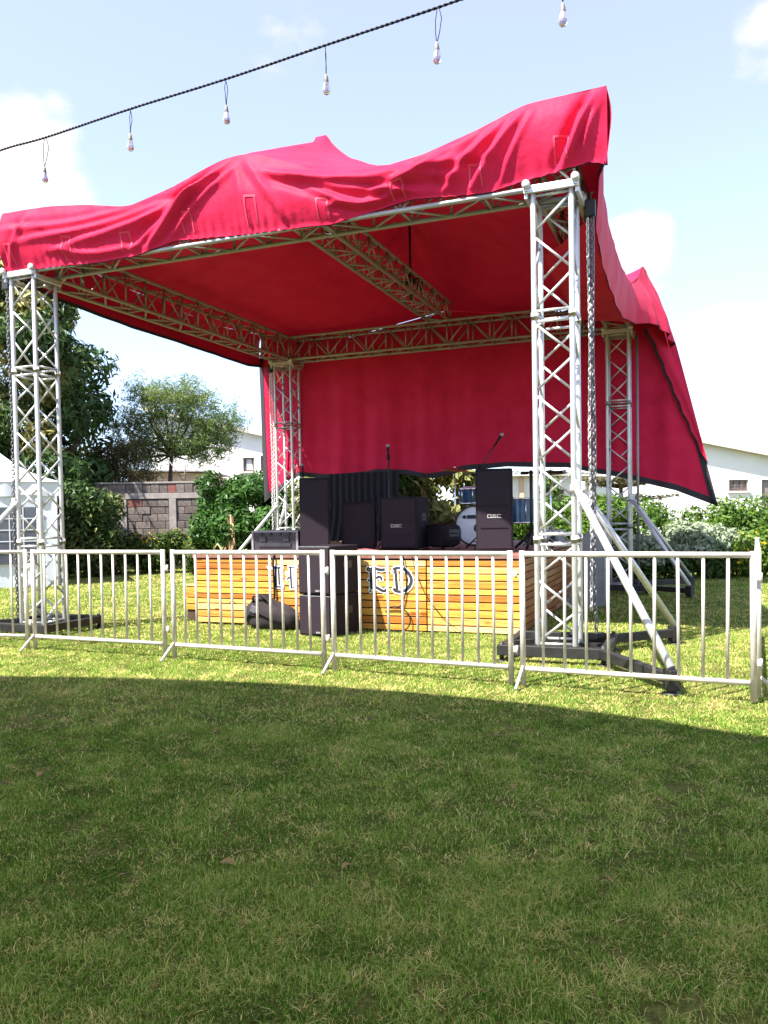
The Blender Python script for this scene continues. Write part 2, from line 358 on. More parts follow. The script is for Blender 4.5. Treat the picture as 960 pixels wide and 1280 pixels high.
def vnoise(x, y, s, seed=0):
    """cheap smooth value noise on arrays"""
    r = np.random.default_rng(seed); tab = r.random((64, 64))
    X, Y = x*s, y*s; xi, yi = np.floor(X).astype(int), np.floor(Y).astype(int); fx, fy = X-xi, Y-yi
    fx = fx*fx*(3-2*fx); fy = fy*fy*(3-2*fy)
    g = lambda i, j: tab[(xi+i) % 64, (yi+j) % 64]
    return (g(0, 0)*(1-fx)+g(1, 0)*fx)*(1-fy)+(g(0, 1)*(1-fx)+g(1, 1)*fx)*fy

# ------------------------------------------------------------------ lawn
P = []
for i in range(2):
    P.append([(x, y, 0) for x in (-400, 400) for y in ((-400,), (400,))[i]])
lawn = MB().add([(-400, -400, 0), (400, -400, 0), (400, 700, 0), (-400, 700, 0)], [(0, 1, 2, 3)]).build('lawn', 'lawn'); kind(lawn, 'structure')

def stage_ab(x, y):
    q0, q1 = x-CX, y-CY
    return q0*U.x+q1*U.y, q0*V.x+q1*V.y
def blades(n, y0, y1, hmin, hmax, wid, straw, seg):
    y = np.sqrt(rng.random(n)*(y1**2-y0**2)+y0**2); x = (rng.random(n)*2-1)*(0.52*y+0.9)
    # tufts: pull blades together
    ang = rng.random(n)*2*np.pi; patch = vnoise(x+50, y+50, 0.9, 1)*0.5+vnoise(x+50, y+50, 3.1, 2)*0.3+vnoise(x+50, y+50, 9, 3)*0.2
    fine = vnoise(x+9, y+9, 14, 5)
    keep = (fine+0.45*vnoise(x+80, y+80, 2.7, 21)+0.5*rng.random(n)) > 0.62
    a, b = stage_ab(x, y); keep &= ~((a > -1.79) & (a < 2.66) & (b > -2.22) & (b < 2.95))
    x, y, ang, patch = x[keep], y[keep], ang[keep], patch[keep]; n = len(x)
    dead = vnoise(x+80, y+80, 10, 8)*0.5+vnoise(x+80, y+80, 24, 9)*0.5
    isst = rng.random(n) < straw*(0.22+3.4*np.clip(dead-0.52, 0, 1)/0.4+0.6*np.clip(patch-0.35, 0, 1)/0.4)
    h = (hmin+(hmax-hmin)*rng.random(n)**1.4)*(0.40+0.5*patch+0.75*vnoise(x+31, y+31, 6.5, 12)); lean = rng.random(n)*0.9+0.25
    lean[isst] = 1.0+rng.random(isst.sum())*1.3
    clump = vnoise(x+31, y+31, 6.5, 12); tone = np.clip(-0.14+0.30*patch+0.30*clump+0.62*rng.random(n)**1.5, 0, 0.68); tone[isst] = 0.72+0.28*rng.random(isst.sum())
    ww = wid*(0.6+0.8*rng.random(n))
    dx, dy = np.cos(ang), np.sin(ang); sx, sy = -dy, dx
    l = h*np.minimum(lean, 2.2)
    zt = h*np.where(isst, 0.35+0.4*rng.random(n), 1.0/np.sqrt(1+0.5*lean**2))
    vv = []
    b0 = np.stack([x-sx*ww/2, y-sy*ww/2, np.full(n, -0.002)], 1); b1 = np.stack([x+sx*ww/2, y+sy*ww/2, np.full(n, -0.002)], 1)
    tp = np.stack([x+dx*l, y+dy*l, zt], 1)
    if seg == 1:
        Vt = np.stack([b0, b1, tp], 1).reshape(-1, 3); k = 3; T = np.arange(n*3).reshape(-1, 3)
    else:
        bend = 0.38+0.15*rng.random(n)
        mxx, myy, mz = x+dx*l*bend*0.75, y+dy*l*bend*0.75, zt*(0.62)
        m0 = np.stack([mxx-sx*ww*0.42, myy-sy*ww*0.42, mz], 1); m1 = np.stack([mxx+sx*ww*0.42, myy+sy*ww*0.42, mz], 1)
        Vt = np.stack([b0, b1, m0, m1, tp], 1).reshape(-1, 3); k = 5
        o = (np.arange(n)*5)[:, None]; T = np.stack([o+[0, 1, 3], o+[0, 3, 2], o+[2, 3, 4]], 1).reshape(-1, 3)
    return Vt, T, np.repeat(tone, k)
sets = [blades(1700, 1.55, 3.2, 0.018, 0.040, 0.0034, 40, 2), blades(3200, 3.2, 6.5, 0.022, 0.045, 0.0050, 40, 2), blades(260000, 1.55, 3.2, 0.009, 0.026, 0.0024, 0.17, 2), blades(260000, 3.2, 5.4, 0.010, 0.028, 0.0034, 0.17, 2),
        blades(240000, 5.4, 9.5, 0.016, 0.036, 0.0062, 0.28, 1), blades(240000, 9.5, 16.5, 0.018, 0.040, 0.011, 0.42, 1), blades(140000, 16.5, 27, 0.02, 0.045, 0.02, 0.42, 1)]
off = 0; VV = []; TT = []; NN = []
for a_, b_, c_ in sets: VV.append(a_); TT.append(b_+off); NN.append(c_); off += len(a_)
g = D.objects.new('grass', np_mesh('grass', np.concatenate(VV), np.concatenate(TT), 'grass', np.concatenate(NN))); COL.objects.link(g); kind(g, 'stuff')

# fallen leaves
leaf_spots = [((155, 1105), 'curled rust brown dead leaf on the shaded grass at lower left'), ((284, 1087), 'pale bent dead leaf in the grass, below the middle of the lawn'),
              ((434, 1091), 'dark grey brown dead leaf on the shaded grass near the centre'), ((50, 974), 'dry tan leaf scrap in the grass near the left edge'),
              ((757, 1110), 'small pale leaf scrap in the grass at lower right'), ((270, 920), 'dry tan leaf in the shade just below the left barrier panels'),
              ((640, 990), 'reddish tan leaf scrap in the shaded grass right of centre')]
def ground_pt(px, py):
    d = fwd + rt*((px-480)/1004.85) - up*((py-676.9)/1004.85); t = -1.4/d.z; return Vector((0, 0, 1.4))+d*t
def leaf_mesh():
    Pg = []
    for i in range(7):
        u = i/6; wd = 0.5*math.sin(math.pi*u)**0.8
        Pg.append([((u-0.5)*1.0, wd*(j-2)/2*0.62, 0.22*abs(j-2)/2*wd+0.16*math.sin(u*4)) for j in range(5)])
    return MB().grid(Pg).mesh('dry_leaf', 'dryleaf')
lm = leaf_mesh()
for (q, lab) in leaf_spots:
    p = ground_pt(*q); o = inst(lm, 'dry_leaf', None); s = 0.05+0.025*random.random(); o.scale = (s, s, s); o.location = (p.x, p.y, 0.026); o.rotation_euler = (random.uniform(-.4, .4), random.uniform(-.3, .3), random.uniform(0, 6))
    tag(o, lab, 'dead leaf', 'dead leaves on the lawn')

# ------------------------------------------------------------------ roof structure: towers, trusses
LX, LY, TW = 6.527, 6.73, 0.358
def ztb(b): return 4.545+0.0135*b
CR, BRD = 0.027, 0.0125
def make_tower(name_label, a, b, hz, outs):
    t = sthing('truss_tower', name_label, 'truss tower', a, b, 0, 0, 'aluminium truss towers carrying the stage roof')
    h = TW/2; cs = [(-h, -h), (h, -h), (h, h), (-h, h)]
    for (x, y) in cs: bar('chord', (x, y, 0.11), (x, y, hz), CR, 'alu', t, 12)
    mods = [(0.14, 1.10, 3), (1.20, 3.24, 6), (3.34, hz-0.03, 3)]
    for (z0, z1, n) in mods:
        for k in range(4):
            p, q = cs[k], cs[(k+1) % 4]
            for z in (z0, z1): bar('rung', (*p, z), (*q, z), BRD*1.15, 'alu', t)
            zz = [z0+(z1-z0)*i/n for i in range(n+1)]
            for i in range(n):
                A, B = (p, q) if i % 2 == 0 else (q, p)
                bar('brace', (*A, zz[i]+0.015), (*B, zz[i+1]-0.015), BRD, 'alu', t)
    for (x, y) in cs:      # collar couplers at the module joints
        for z in (1.15, 3.29): bar('coupler', (x, y, z-0.035), (x, y, z+0.035), 0.034, 'alu', t, 10)
    # head block with guide rails and rollers
    hb = MB()
    for s in (-1, 1):
        hb.box((0, s*(h+0.045), hz+0.02), (TW+0.16, 0.035, 0.07), ch=0.006); hb.box((s*(h+0.06), 0, hz-0.03), (0.035, TW+0.08, 0.06), ch=0.006)
    hb.build('head_block', 'alu', t)
    for s in (-1, 1):
        for q in (-1, 1):
            m = MB(); m.lathe([(0.0, -0.02), (0.038, -0.02), (0.042, 0), (0.038, 0.02), (0, 0.02)], (s*(h+0.05), q*(h+0.085), hz+0.06), 'Y', 14); m.box((s*(h+0.05), q*(h+0.06), hz+0.05), (0.03, 0.03, 0.10)); m.build('roller', 'alu', t)
    # black base frame
    bm_ = MB(); q = 0.47
    for s in (-1, 1):
        bm_.box((0, s*q, 0.115), (2*q+0.08, 0.08, 0.10), ch=0.006); bm_.box((s*q, 0, 0.112), (0.08, 2*q-0.084, 0.09), ch=0.006)
        bm_.box((0, s*0.17, 0.08), (2*q-0.084, 0.07, 0.06)); bm_.box((s*0.3, s*0.3, 0.165), (0.22, 0.06, 0.05), Matrix.Rotation(R(45), 3, 'Z'))
    bm_.build('base_frame', 'black_steel', t)
    for s in (-1, 1):
        for r in (-1, 1): MB().tube((s*q, r*q, 0.0), (s*q, r*q, 0.19), 0.022).lathe([(0.0, 0.0), (0.06, 0.0), (0.06, 0.015), (0.02, 0.02)], (s*q, r*q, 0.0)).build('levelling_jack', 'black_steel', t)
    for (dx, dy) in outs:
        sx, sy = math.copysign(1, dx), math.copysign(1, dy); S0 = Vector((sx*0.40, sy*0.40, 0.12)); E0 = Vector((dx, dy, 0.12)); dd = (E0-S0)
        rot = Matrix.Rotation(math.atan2(dd.y, dd.x), 3, 'Z')
        m = MB().box((S0+E0)/2, (dd.length, 0.075, 0.085), rot, 0.006); m.box(E0+Vector((0, 0, -0.005)), (0.11, 0.09, 0.16), rot, 0.008); m.box(E0+Vector((0, 0, -0.10)), (0.05, 0.05, 0.05), rot)
        m.lathe([(0, 0), (0.075, 0), (0.075, 0.012), (0.02, 0.02)], (E0.x, E0.y, 0.002)); m.build('outrigger', 'black_steel', t)
        top = Vector((sx*(h+0.03), sy*(h+0.02), 1.63)); MB().tube(top, E0+Vector((0, 0, 0.08)), 0.034, 12).build('stabiliser_strut', 'alu', t)
        MB().tube(top+Vector((-sx*0.06, 0, 0)), top+Vector((sx*0.035, 0, 0)), 0.042, 10).box(top+Vector((0, 0, 0.05)), (0.06, 0.07, 0.06), ch=0.008).build('strut_clamp', 'alu', t)
    return t
tw = {}
tw['FL'] = make_tower('corner truss tower nearest the white marquee, front left leg of the stage roof', -LX/2, -LY/2, 4.46, [(-1.08, -1.15), (-1.08, 1.05)])
tw['FR'] = make_tower('largest, nearest truss tower with thick hanging chains beside it and two white struts', LX/2, -LY/2, 4.46, [(1.08, -1.48), (1.04, 1.0)])
tw['BL'] = make_tower('back truss tower behind the tall black speaker without logo, its chain beside it', -LX/2, LY/2, 4.50, [(-1.1, -1.1), (-1.1, 0.9)])
tw['BR'] = make_tower('back truss tower before the green hedge with a thin grey pole beside it', LX/2, LY/2, 4.50, [(1.15, 1.08), (1.15, -0.9)])
MB().box((-0.09, 0.10, 0.62), (0.05, 0.05, 0.95), ch=0.005).build('black_post', 'black_steel', tw['FL'])

def make_truss(label, p0, p1, n, hgt=0.44, wdt=TW):
    """box truss whose bottom chords run p0 -> p1 (stage coordinates)"""
    p0, p1 = Vector(p0), Vector(p1); c = (p0+p1)/2; d = p1-p0; Ln = d.length; rz = math.atan2(d.y, d.x); tilt = d.z/Ln
    t = sthing('roof_truss', label, 'roof truss', c.x, c.y, c.z, rz, 'aluminium box trusses under the canopy')
    t.rotation_euler = Euler((0, -math.asin(tilt), PH+rz), 'XYZ')
    h = wdt/2; l = Ln/2; cs = [(-h, 0), (h, 0), (h, hgt), (-h, hgt)]
    for (y, z) in cs: bar('chord', (-l, y, z), (l, y, z), CR*0.95, 'alu_shaded', t, 10)
    st = Ln/n
    for k in range(4):
        p, q = cs[k], cs[(k+1) % 4]
        for i in range(n+1):
            if k in (1, 3): bar('upright', (-l+i*st, *p), (-l+i*st, *q), BRD*1.1, 'alu_shaded', t)
            elif i % 2 == 0: bar('rung', (-l+i*st, *p), (-l+i*st, *q), BRD, 'alu_shaded', t)
        for i in range(n):
            A, B = (p, q) if (i+k//2) % 2 == 0 else (q, p)
            bar('brace', (-l+i*st+0.01, *A), (-l+(i+1)*st-0.01, *B), BRD, 'alu_shaded', t)
    return t
ha, hb_ = LX/2, LY/2; g_ = TW/2+0.03
make_truss('front roof truss above the barriers, half hidden by the bright red valance', (-ha-g_, -hb_, ztb(-hb_)), (ha+g_, -hb_, ztb(-hb_)), 16)
make_truss('back roof truss running level across the red back drape', (-ha+g_, hb_, ztb(hb_)), (ha-g_, hb_, ztb(hb_)), 15)
make_truss('left roof truss running back from the tower nearest the marquee', (-ha, -hb_+g_, ztb(-hb_)), (-ha, hb_+g_, ztb(hb_)), 15)
make_truss('right roof truss running back beside the hanging chains', (ha, -hb_+g_, ztb(-hb_)), (ha, hb_+g_, ztb(hb_)), 15, 0.33)
ct = make_truss('middle roof truss running front to back under the peak of the canopy', (0.05, -3.25, 5.0), (0.05, 3.3, 5.04), 18, 0.34, 0.38)
for b in (-1.64, 1.66):
    bz = 0.34
    t = sthing('canopy_mast', 'dark mast standing on the middle truss near the %s, pushing up the canopy' % ('front' if b < 0 else 'back truss'), 'mast', 0.03, b, 5.02, 0, 'masts under the canopy peaks')
    MB().tube((0, 0, 0.02), (0, 0, 1.29), 0.022, 10).build('pole', 'case', t)
    MB().box((0, 0, bz), (0.42, 0.12, 0.08), ch=0.01).box((0.17, 0, bz-0.10), (0.08, 0.12, 0.14), ch=0.01).box((0, 0, bz+0.12), (0.09, 0.09, 0.2), ch=0.01).build('clamp_base', 'black_steel', t)

# chains
def link_mesh(parts, z0, z1, ox, oy, pitch=0.042, wr=0.0065, rr=0.013, jit=0.0):
    m = MB(); z = z0; i = 0
    while z < z1:
        pts = []
        for k in range(10):
            a = 2*math.pi*k/10; lx, lz = rr*math.cos(a), rr*math.sin(a)+math.copysign(pitch*0.30, math.sin(a) if abs(math.sin(a)) > 1e-6 else 1)
            th = R(45+90*(i % 2))+0.1*math.sin(i*1.7)
            pts.append((ox+lx*math.cos(th)+jit*math.sin(z*3.1+ox*90), oy+lx*math.sin(th)+jit*math.cos(z*2.3), z+lz))
        m.path(pts, wr, 5, closed=True); z += pitch; i += 1
    return m
def chain_thing(label, a, b, strands, z0, z1):
    t = sthing('hoist_chain', label, 'chain', a, b, 0, 0, 'hoist chains hanging at the towers')
    for (ox, oy, mat, zz0, zz1, pt) in strands:
        o = link_mesh(None, zz0, zz1, ox, oy, pt, pt*0.155, pt*0.31, 0.006).build('chain', mat, t)
    m = MB().box((0, 0, z1+0.06), (0.10, 0.08, 0.16), ch=0.01); m.path([(0, 0, z1+0.13), (0.0, 0, z1+0.2), (0.03, 0, z1+0.22)], 0.012); m.build('hook_block', 'black_steel', t)
    return t
chain_thing('thick bundle of silver and dark chains beside the nearest truss tower', 3.57, -3.14, [(-0.022, 0, 'chain_silver', 0.45, 4.30, 0.042), (0.0, 0.012, 'chain_dark', 0.95, 4.30, 0.042), (0.018, -0.004, 'chain_dark', 0.22, 4.30, 0.042)], 0.2, 4.32)
chain_thing('thin dark chain hanging beside the tower nearest the white marquee', -3.56, -3.50, [(0, 0, 'chain_dark', 0.15, 4.34, 0.045), (0.02, 0.02, 'chain_dark', 0.3, 4.34, 0.045)], 0.15, 4.35)
chain_thing('thin pale chain hanging beside the back left tower in front of the drape', -3.56, 3.20, [(0, 0, 'chain_silver', 0.9, 4.36, 0.045), (0.05, 0.0, 'chain_silver', 1.1, 4.36, 0.045)], 0.15, 4.38)
o = MB().tube((0, 0, 0.0), (0, 0, 4.45), 0.022, 10).lathe([(0, 0), (0.07, 0), (0.07, 0.012), (0.024, 0.02)], (0, 0, 0.001)).build('steel_pole', 'pole'); o.location = SW(3.58, 3.28); tag(o, 'thin grey upright pole standing just right of the back right truss tower', 'pole')

# ------------------------------------------------------------------ canopy
def canopy():
    cn = sthing('stage_canopy', 'big red fabric canopy with front valance and back drape over the stage', 'canopy', 0, 0, 0)
    NA, NB = 150, 96
    ea = lambda s, t: (-3.50+7.28*s)*(1-t)+(-3.98+7.70*s)*t
    eb = lambda t: -3.60+7.22*t
    front = ([-3.5, -2.8, -2.2, -1.6, -0.95, -0.5, -0.22, 0.08, 0.45, 0.95, 1.5, 2.0, 2.6, 3.02, 3.78], [5.24, 5.22, 5.15, 5.03, 5.16, 5.30, 5.36, 5.35, 5.20, 5.00, 4.94, 4.99, 5.14, 5.28, 5.30])
    back = ([-3.98, -2.0, 0, 2.0, 2.7, 3.3, 3.72], [5.25, 5.0, 5.32, 5.05, 5.2, 5.58, 5.62])
    left = ([-3.6, -1.5, 0, 1.5, 3.62], [5.24, 4.98, 5.02, 5.0, 5.25])
    right = ([-3.6, -2.7, -1.2, 0.8, 2.1, 2.7, 3.2, 3.62], [5.30, 5.04, 4.93, 4.93, 5.02, 5.28, 5.60, 5.62])
    s = np.linspace(0, 1, NA); t = np.linspace(0, 1, NB); S, T = np.meshgrid(s, t, indexing='ij')
    inset = lambda q: np.interp(q, [0, 0.05, 0.14, 0.3, 0.5, 0.68, 0.8, 0.9, 1.0], [0, 0.10, 0.18, 0.22, 0.22, 0.20, 0.15, 0.06, 0.0])
    A = (-3.50+7.28*S)*(1-T)+(-3.98+7.70*S)*T-inset(T)*S**3; B = -3.60+7.22*T
    def sm(arr, k=4):
        a = arr.copy()
        for _ in range(k): a[1:-1] = (a[:-2]+2*a[1:-1]+a[2:])/4
        return a
    Z = np.full((NA, NB), 5.2)
    Z[:, 0] = sm(np.interp(A[:, 0], *front)); Z[:, -1] = sm(np.interp(A[:, -1], *back)); Z[0, :] = sm(np.interp(B[0, :], *left)); Z[-1, :] = sm(np.interp(B[-1, :], *right), 1)
    fixed = np.zeros_like(Z, bool); fixed[0, :] = fixed[-1, :] = fixed[:, 0] = fixed[:, -1] = True
    # two mast heads, and the ridge web between them and the front and back middle
    for b0 in (-1.64, 1.66):
        r = np.hypot(A, B-b0); m = r < 0.10; Z[m] = 6.36; fixed |= m
    rid = (np.abs(A) < 0.028) & (B > -3.55) & (B < 3.55)
    rz = np.interp(B, [-3.6, -1.64, 0, 1.66, 3.6], [5.36, 6.33, 6.16, 6.33, 5.34]); Z[rid & ~fixed] = rz[rid & ~fixed]; fixed |= rid
    da, db = 7.28/(NA-1), 7.22/(NB-1); wa, wb = 1/da**2, 1/db**2
    Zf = Z.copy()
    for _ in range(2600):
        Zn = Z.copy(); Zn[1:-1, 1:-1] = (wa*(Z[:-2, 1:-1]+Z[2:, 1:-1])+wb*(Z[1:-1, :-2]+Z[1:-1, 2:]))/(2*wa+2*wb)
        Zn[fixed] = Zf[fixed]; Z = Zn
    # soft sags and small wrinkles between the supports
    env = np.sin(np.pi*S)*np.sin(np.pi*T)
    Z += env*(0.02*np.sin(A*5+B*1.2)+0.012*np.sin(A*11-B*3+1.3))*(~fixed)
    m = MB()
    m.grid([[(A[i, j], B[i, j], Z[i, j]) for j in range(NB)] for i in range(NA)]); m.build('roof_cover', 'red', cn)
    # front valance
    hemf = ([-3.5, -3.38, -2.8, -2.07, -1.5, -0.94, -0.1, 0.67, 0.97, 1.49, 1.88, 2.26, 2.66, 3.01, 3.35, 3.51, 3.62, 3.78], [4.51, 4.51, 4.50, 4.46, 4.47, 4.56, 4.505, 4.48, 4.46, 4.53, 4.58, 4.545, 4.52, 4.575, 4.615, 4.63, 4.65, 4.60])
    folds = [  # a0,z0 -> a1,z1, width, depth
        (-0.40, 5.20, -1.30, 4.55, 0.055, 0.085), (-0.55, 5.12, -1.42, 4.60, 0.045, 0.07), (-0.25, 5.15, -1.0, 4.60, 0.04, 0.05), (-0.72, 5.02, -2.30, 4.72, 0.05, 0.06), (-1.2, 4.98, -2.9, 4.84, 0.045, 0.05), (-1.7, 5.0, -3.2, 5.0, 0.045, 0.03),
        (0.75, 4.98, 2.10, 4.76, 0.045, 0.07), (0.55, 5.02, 1.75, 4.68, 0.04, 0.06), (0.95, 4.95, 2.45, 4.86, 0.05, 0.05), (1.1, 4.64, 1.75, 4.66, 0.03, 0.05), (0.35, 5.05, 1.2, 4.62, 0.04, 0.035),
        (2.95, 5.15, 2.52, 4.60, 0.05, 0.065), (2.75, 5.10, 2.25, 4.64, 0.045, 0.05), (3.05, 5.1, 2.8, 4.62, 0.035, 0.035), (3.68, 5.22, 3.38, 4.62, 0.05, 0.11), (3.72, 5.15, 3.56, 4.75, 0.03, 0.06), (2.3, 5.02, 1.55, 4.70, 0.05, 0.05),
        (0.05, 5.2, 0.45, 4.60, 0.05, 0.03), (-0.1, 5.1, 0.02, 4.6, 0.05, 0.025), (-3.1, 5.1, -3.38, 4.55, 0.05, 0.04), (-2.6, 4.66, -1.6, 4.56, 0.04, 0.04)]
    def disp(a, z, k):
        d = 0.0
        for (a0, z0, a1, z1, wd, dp) in folds:
            ux, uz = a1-a0, z1-z0; L2 = ux*ux+uz*uz; q = ((a-a0)*ux+(z-z0)*uz)/L2
            if q < -0.25 or q > 1.25: continue
            qq = min(max(q, 0), 1); cxx, czz = a0+ux*qq+0.0, z0+uz*qq+0.06*math.sin(math.pi*qq)*(-1 if abs(uz) < 0.4 else 0.3)
            ln = math.sqrt(L2); sg = ((a-cxx)*uz-(z-czz)*ux)/ln; e = math.sin(math.pi*min(max((q+0.25)/1.5, 0), 1))**0.7
            d += 1.05*dp*e*(math.exp(-(sg/wd)**2)-0.7*math.exp(-((sg-1.5*wd)/(1.1*wd))**2))
        return d
    NF, NV = 420, 34
    rows = []
    for i in range(NF):
        s_ = i/(NF-1); a0 = -3.5+7.28*s_
        zt = float(np.interp(s_, s, Z[:, 0])); zh = float(np.interp(a0, *hemf))
        gat = 0.55+0.45*math.sin(a0*2.1+0.6)+0.5*math.exp(-((a0+0.2)/0.7)**2)+0.5*math.exp(-((a0-2.75)/0.5)**2)
        row = []
        for k in range(NV):
            v = k/(NV-1); z = zt+(zh-zt)*v
            bul = min(1, (3.78-a0)/0.12)*0.10*math.sin(math.pi*min(v*1.05, 1))*(0.8+0.2*math.sin(a0*1.3))
            gf = math.sin(a0*2*math.pi/0.105+2.6*math.sin(a0*3.3)+1.6*math.sin(a0*9.1))*(0.55+0.45*math.sin(a0*4.7+1)*math.sin(a0*1.9))
            pk = 0.013*gat*max(0, (v-0.55)/0.45)**1.5*gf+0.010*noise.noise((a0*4, z*5, 0.3))
            w_ = min(1, v*5)*(1-max(0, v-0.86)/0.14*0.75)*min(1, (3.78-a0)/0.15)
            db_ = bul+disp(a0, z, v)*w_+pk-0.02*v
            row.append((a0+0.012*gf*max(0, v-0.7), -3.60-db_, z+0.002*gf*max(0, v-0.8)/0.2))
        rows.append(row)
    m = MB(); m.grid(rows); m.build('front_valance', 'red', cn)
    hem_line = [r[-1] for r in rows]; vrows = rows
    # side valances (right flares out at the back corner), left plain
    def side(sgn, bs, zt_f, hem, flare, n=220):
        rr = []
        for i in range(n):
            q = i/(n-1); b = -3.60+7.22*q; a0 = (3.78-0.06*q-float(inset(q))) if sgn > 0 else (-3.50-0.48*q)
            zt = zt_f(q); zh = float(np.interp(b, *hem)); fl = float(np.interp(b, *flare))
            row = []
            for k in range(24):
                v = k/23; z = zt+(zh-zt)*v
                gf = math.sin(b*2*math.pi/0.16+1.7*math.sin(b*2.7))
                big = 0.055*max(0, (b-1.9)/1.7)*math.sin(b*2*math.pi/0.42+v*1.2)*v**0.6 if sgn > 0 else 0
                row.append((a0+sgn*(fl*v**1.1+0.05*math.sin(math.pi*v)+big+0.02*noise.noise((b*2, z*3, 4+sgn))), b+0.0, z))
            rr.append(row)
        m = MB(); m.grid(rr); m.build('side_valance', 'red', cn); return [r[-1] for r in rr]
    hr = side(1, None, lambda q: float(np.interp(q, t, Z[-1, :])), ([-3.6, -3.3, -2.8, -2.4, 0, 1.9, 2.3, 2.6, 3.0, 3.62], [4.60, 4.62, 4.40, 4.28, 4.24, 4.34, 4.42, 4.42, 4.36, 4.22]), ([-3.6, -2.6, 1.2, 1.9, 2.4, 3.0, 3.62], [-0.02, -0.02, -0.02, 0.08, 0.28, 0.42, 0.46]))
    hl = side(-1, None, lambda q: float(np.interp(q, t, Z[0, :])), ([-3.6, -2.7, -1, 1, 3.0, 3.62], [4.51, 4.40, 4.40, 4.46, 4.50, 4.58]), ([-3.6, 0, 3.62], [-0.02, 0.0, 0.03]))
    # loose lower part of the right valance, drawn in under the truss
    fl_ = []
    for p in hr:
        if p[1] < -2.75 or p[1] > 2.15: continue
        q = (p[1]+2.75)/4.9; wd = 0.62*min(1, q*7)**0.7*min(1, (1-q)*6)**0.7
        fl_.append([(p[0]-0.004-wd*k/9, p[1], p[2]+0.002+0.05*math.sin(math.pi*k/9*0.6)+0.012*math.sin(p[1]*5+k*0.5)) for k in range(10)])
    m = MB(); m.grid(fl_); m.build('side_valance', 'red', cn)
    # back drape
    hemb = ([-3.97, -3.75, -3.5, -3.07, -2.3, -1.26, -0.7, -0.26, 0.15, 0.54, 1.3, 2.48, 3.46, 4.26, 4.87], [1.70, 1.88, 2.05, 2.26, 2.17, 2.25, 2.22, 2.12, 2.16, 2.25, 2.29, 2.23, 2.0, 1.76, 1.47])
    edr = ([5.62, 4.30, 2.95, 1.47], [3.72, 4.19, 4.52, 4.87])
    edl = ([5.25, 4.6, 3.6, 2.6, 1.70], [-3.98, -4.05, -4.02, -3.98, -3.92])
    rows = []; ND = 260
    for i in range(ND):
        q = i/(ND-1); row = []
        zt = float(np.interp(q, s, Z[:, -1])); ah = -3.92+8.79*q; zh = float(np.interp(ah, *hemb))
        for k in range(60):
            v = k/59; z = zt+(zh-zt)*v
            xl = float(np.interp(-z, [-e for e in edl[0]], edl[1])); xr = float(np.interp(-z, [-e for e in edr[0]], edr[1]))
            a = xl+(xr-xl)*q
            fl = 0.045*math.sin(a*2*math.pi/0.9+1.4*v)*(0.3+v)+0.02*math.sin(a*2*math.pi/0.37+2*math.sin(a))*v
            radial = 0.05*max(0, (a-2.6)/2.2)*math.sin((a-4.9+0.2)/(abs(z-1.2)+0.6)*9)*min(1, v*2)
            back_sweep = 0.25*v-0.35*v*v
            row.append((a, 3.62+fl*min(1, v*4)+radial*0.6+back_sweep*0.5, z))
        rows.append(row)
    m = MB(); m.grid(rows); m.build('back_drape', 'red', cn)
    # the side cloth runs on down the outer edge of the drape as a narrowing turned-back strip
    tb = []
    for k in range(40):
        z = 4.62-2.35*k/39; xr = float(np.interp(-z, [-e for e in edr[0]], edr[1])); wd = 0.36*(1-k/39)**0.8+0.012*math.sin(k*1.1)
        tb.append([(xr+0.015-wd*j/7, 3.59-0.20*(1-k/39)*math.sin(math.pi*0.5*j/7)-0.02*math.sin(j*1.3+k*0.2), z-0.05*j/7) for j in range(8)])
    m = MB(); m.grid(tb); m.build('side_valance', 'red', cn)
    m = MB(); m.grid([[(r[-1][0]+0.004, r[-1][1]-0.012, r[-1][2]), (r[-1][0]-0.05*(1-i/60), r[-1][1]+0.015, r[-1][2]-0.012)] for i, r in enumerate(tb)]); m.build('hem_webbing', 'hem', cn)
    # webbing along the free edges, sewn on the stage side
    def band(line, wdir, wid, offs, name='hem_webbing'):
        bm2 = MB(); P2 = []
        for p in line:
            p = Vector(p); d = Vector(wdir(p)).normalized()*wid
            P2.append([p+Vector(offs)-d*0.06, p+Vector(offs)+d])
        bm2.grid(P2); bm2.build(name, 'hem', cn)
    up_ = lambda p: (0, 0, 1)
    band(hem_line, up_, 0.03, (0, 0.012, -0.004)); band(hr, up_, 0.05, (-0.012, 0, -0.004)); band(hl, up_, 0.05, (0.012, 0, -0.004))
    bot = [r[-1] for r in rows]; NB_ = []
    def strip(rowsub):
        bm2 = MB(); bm2.grid(rowsub); bm2.build('hem_webbing', 'hem', cn)
    def inb(p): return (p[0], p[1]-0.012, p[2])
    strip([[inb(r[-1]), inb(r[-2]), inb((Vector(r[-2])+(Vector(r[-3])-Vector(r[-2]))*0.9))] for r in rows])
    for sd in (0, 1):
        e = [[inb(rows[i if sd == 0 else ND-1-i][k]) for i in range(4)] for k in range(12 if sd else 8, 60)]
        strip(e)
    # stitched patches over the webbing loops on the valance
    for a in (-3.33, -2.45, -1.6, -0.75, 0.07, 0.93, 1.75, 2.55, 3.38):
        i0 = int((a+3.5)/7.28*(NF-1)); pr = []
        for i in range(i0-4, i0+5):
            q = vrows[min(max(i, 1), NF-2)]
            pr.append([(q[k][0], q[k][1]-0.006, q[k][2]) for k in range(18, 31)])
        m = MB(); m.grid(pr[0:2]); m.grid(pr[-2:]); m.grid([q[0:2] for q in pr[1:-1]]); m.build('stitched_patch', 'red_patch', cn)
    return cn
canopy()

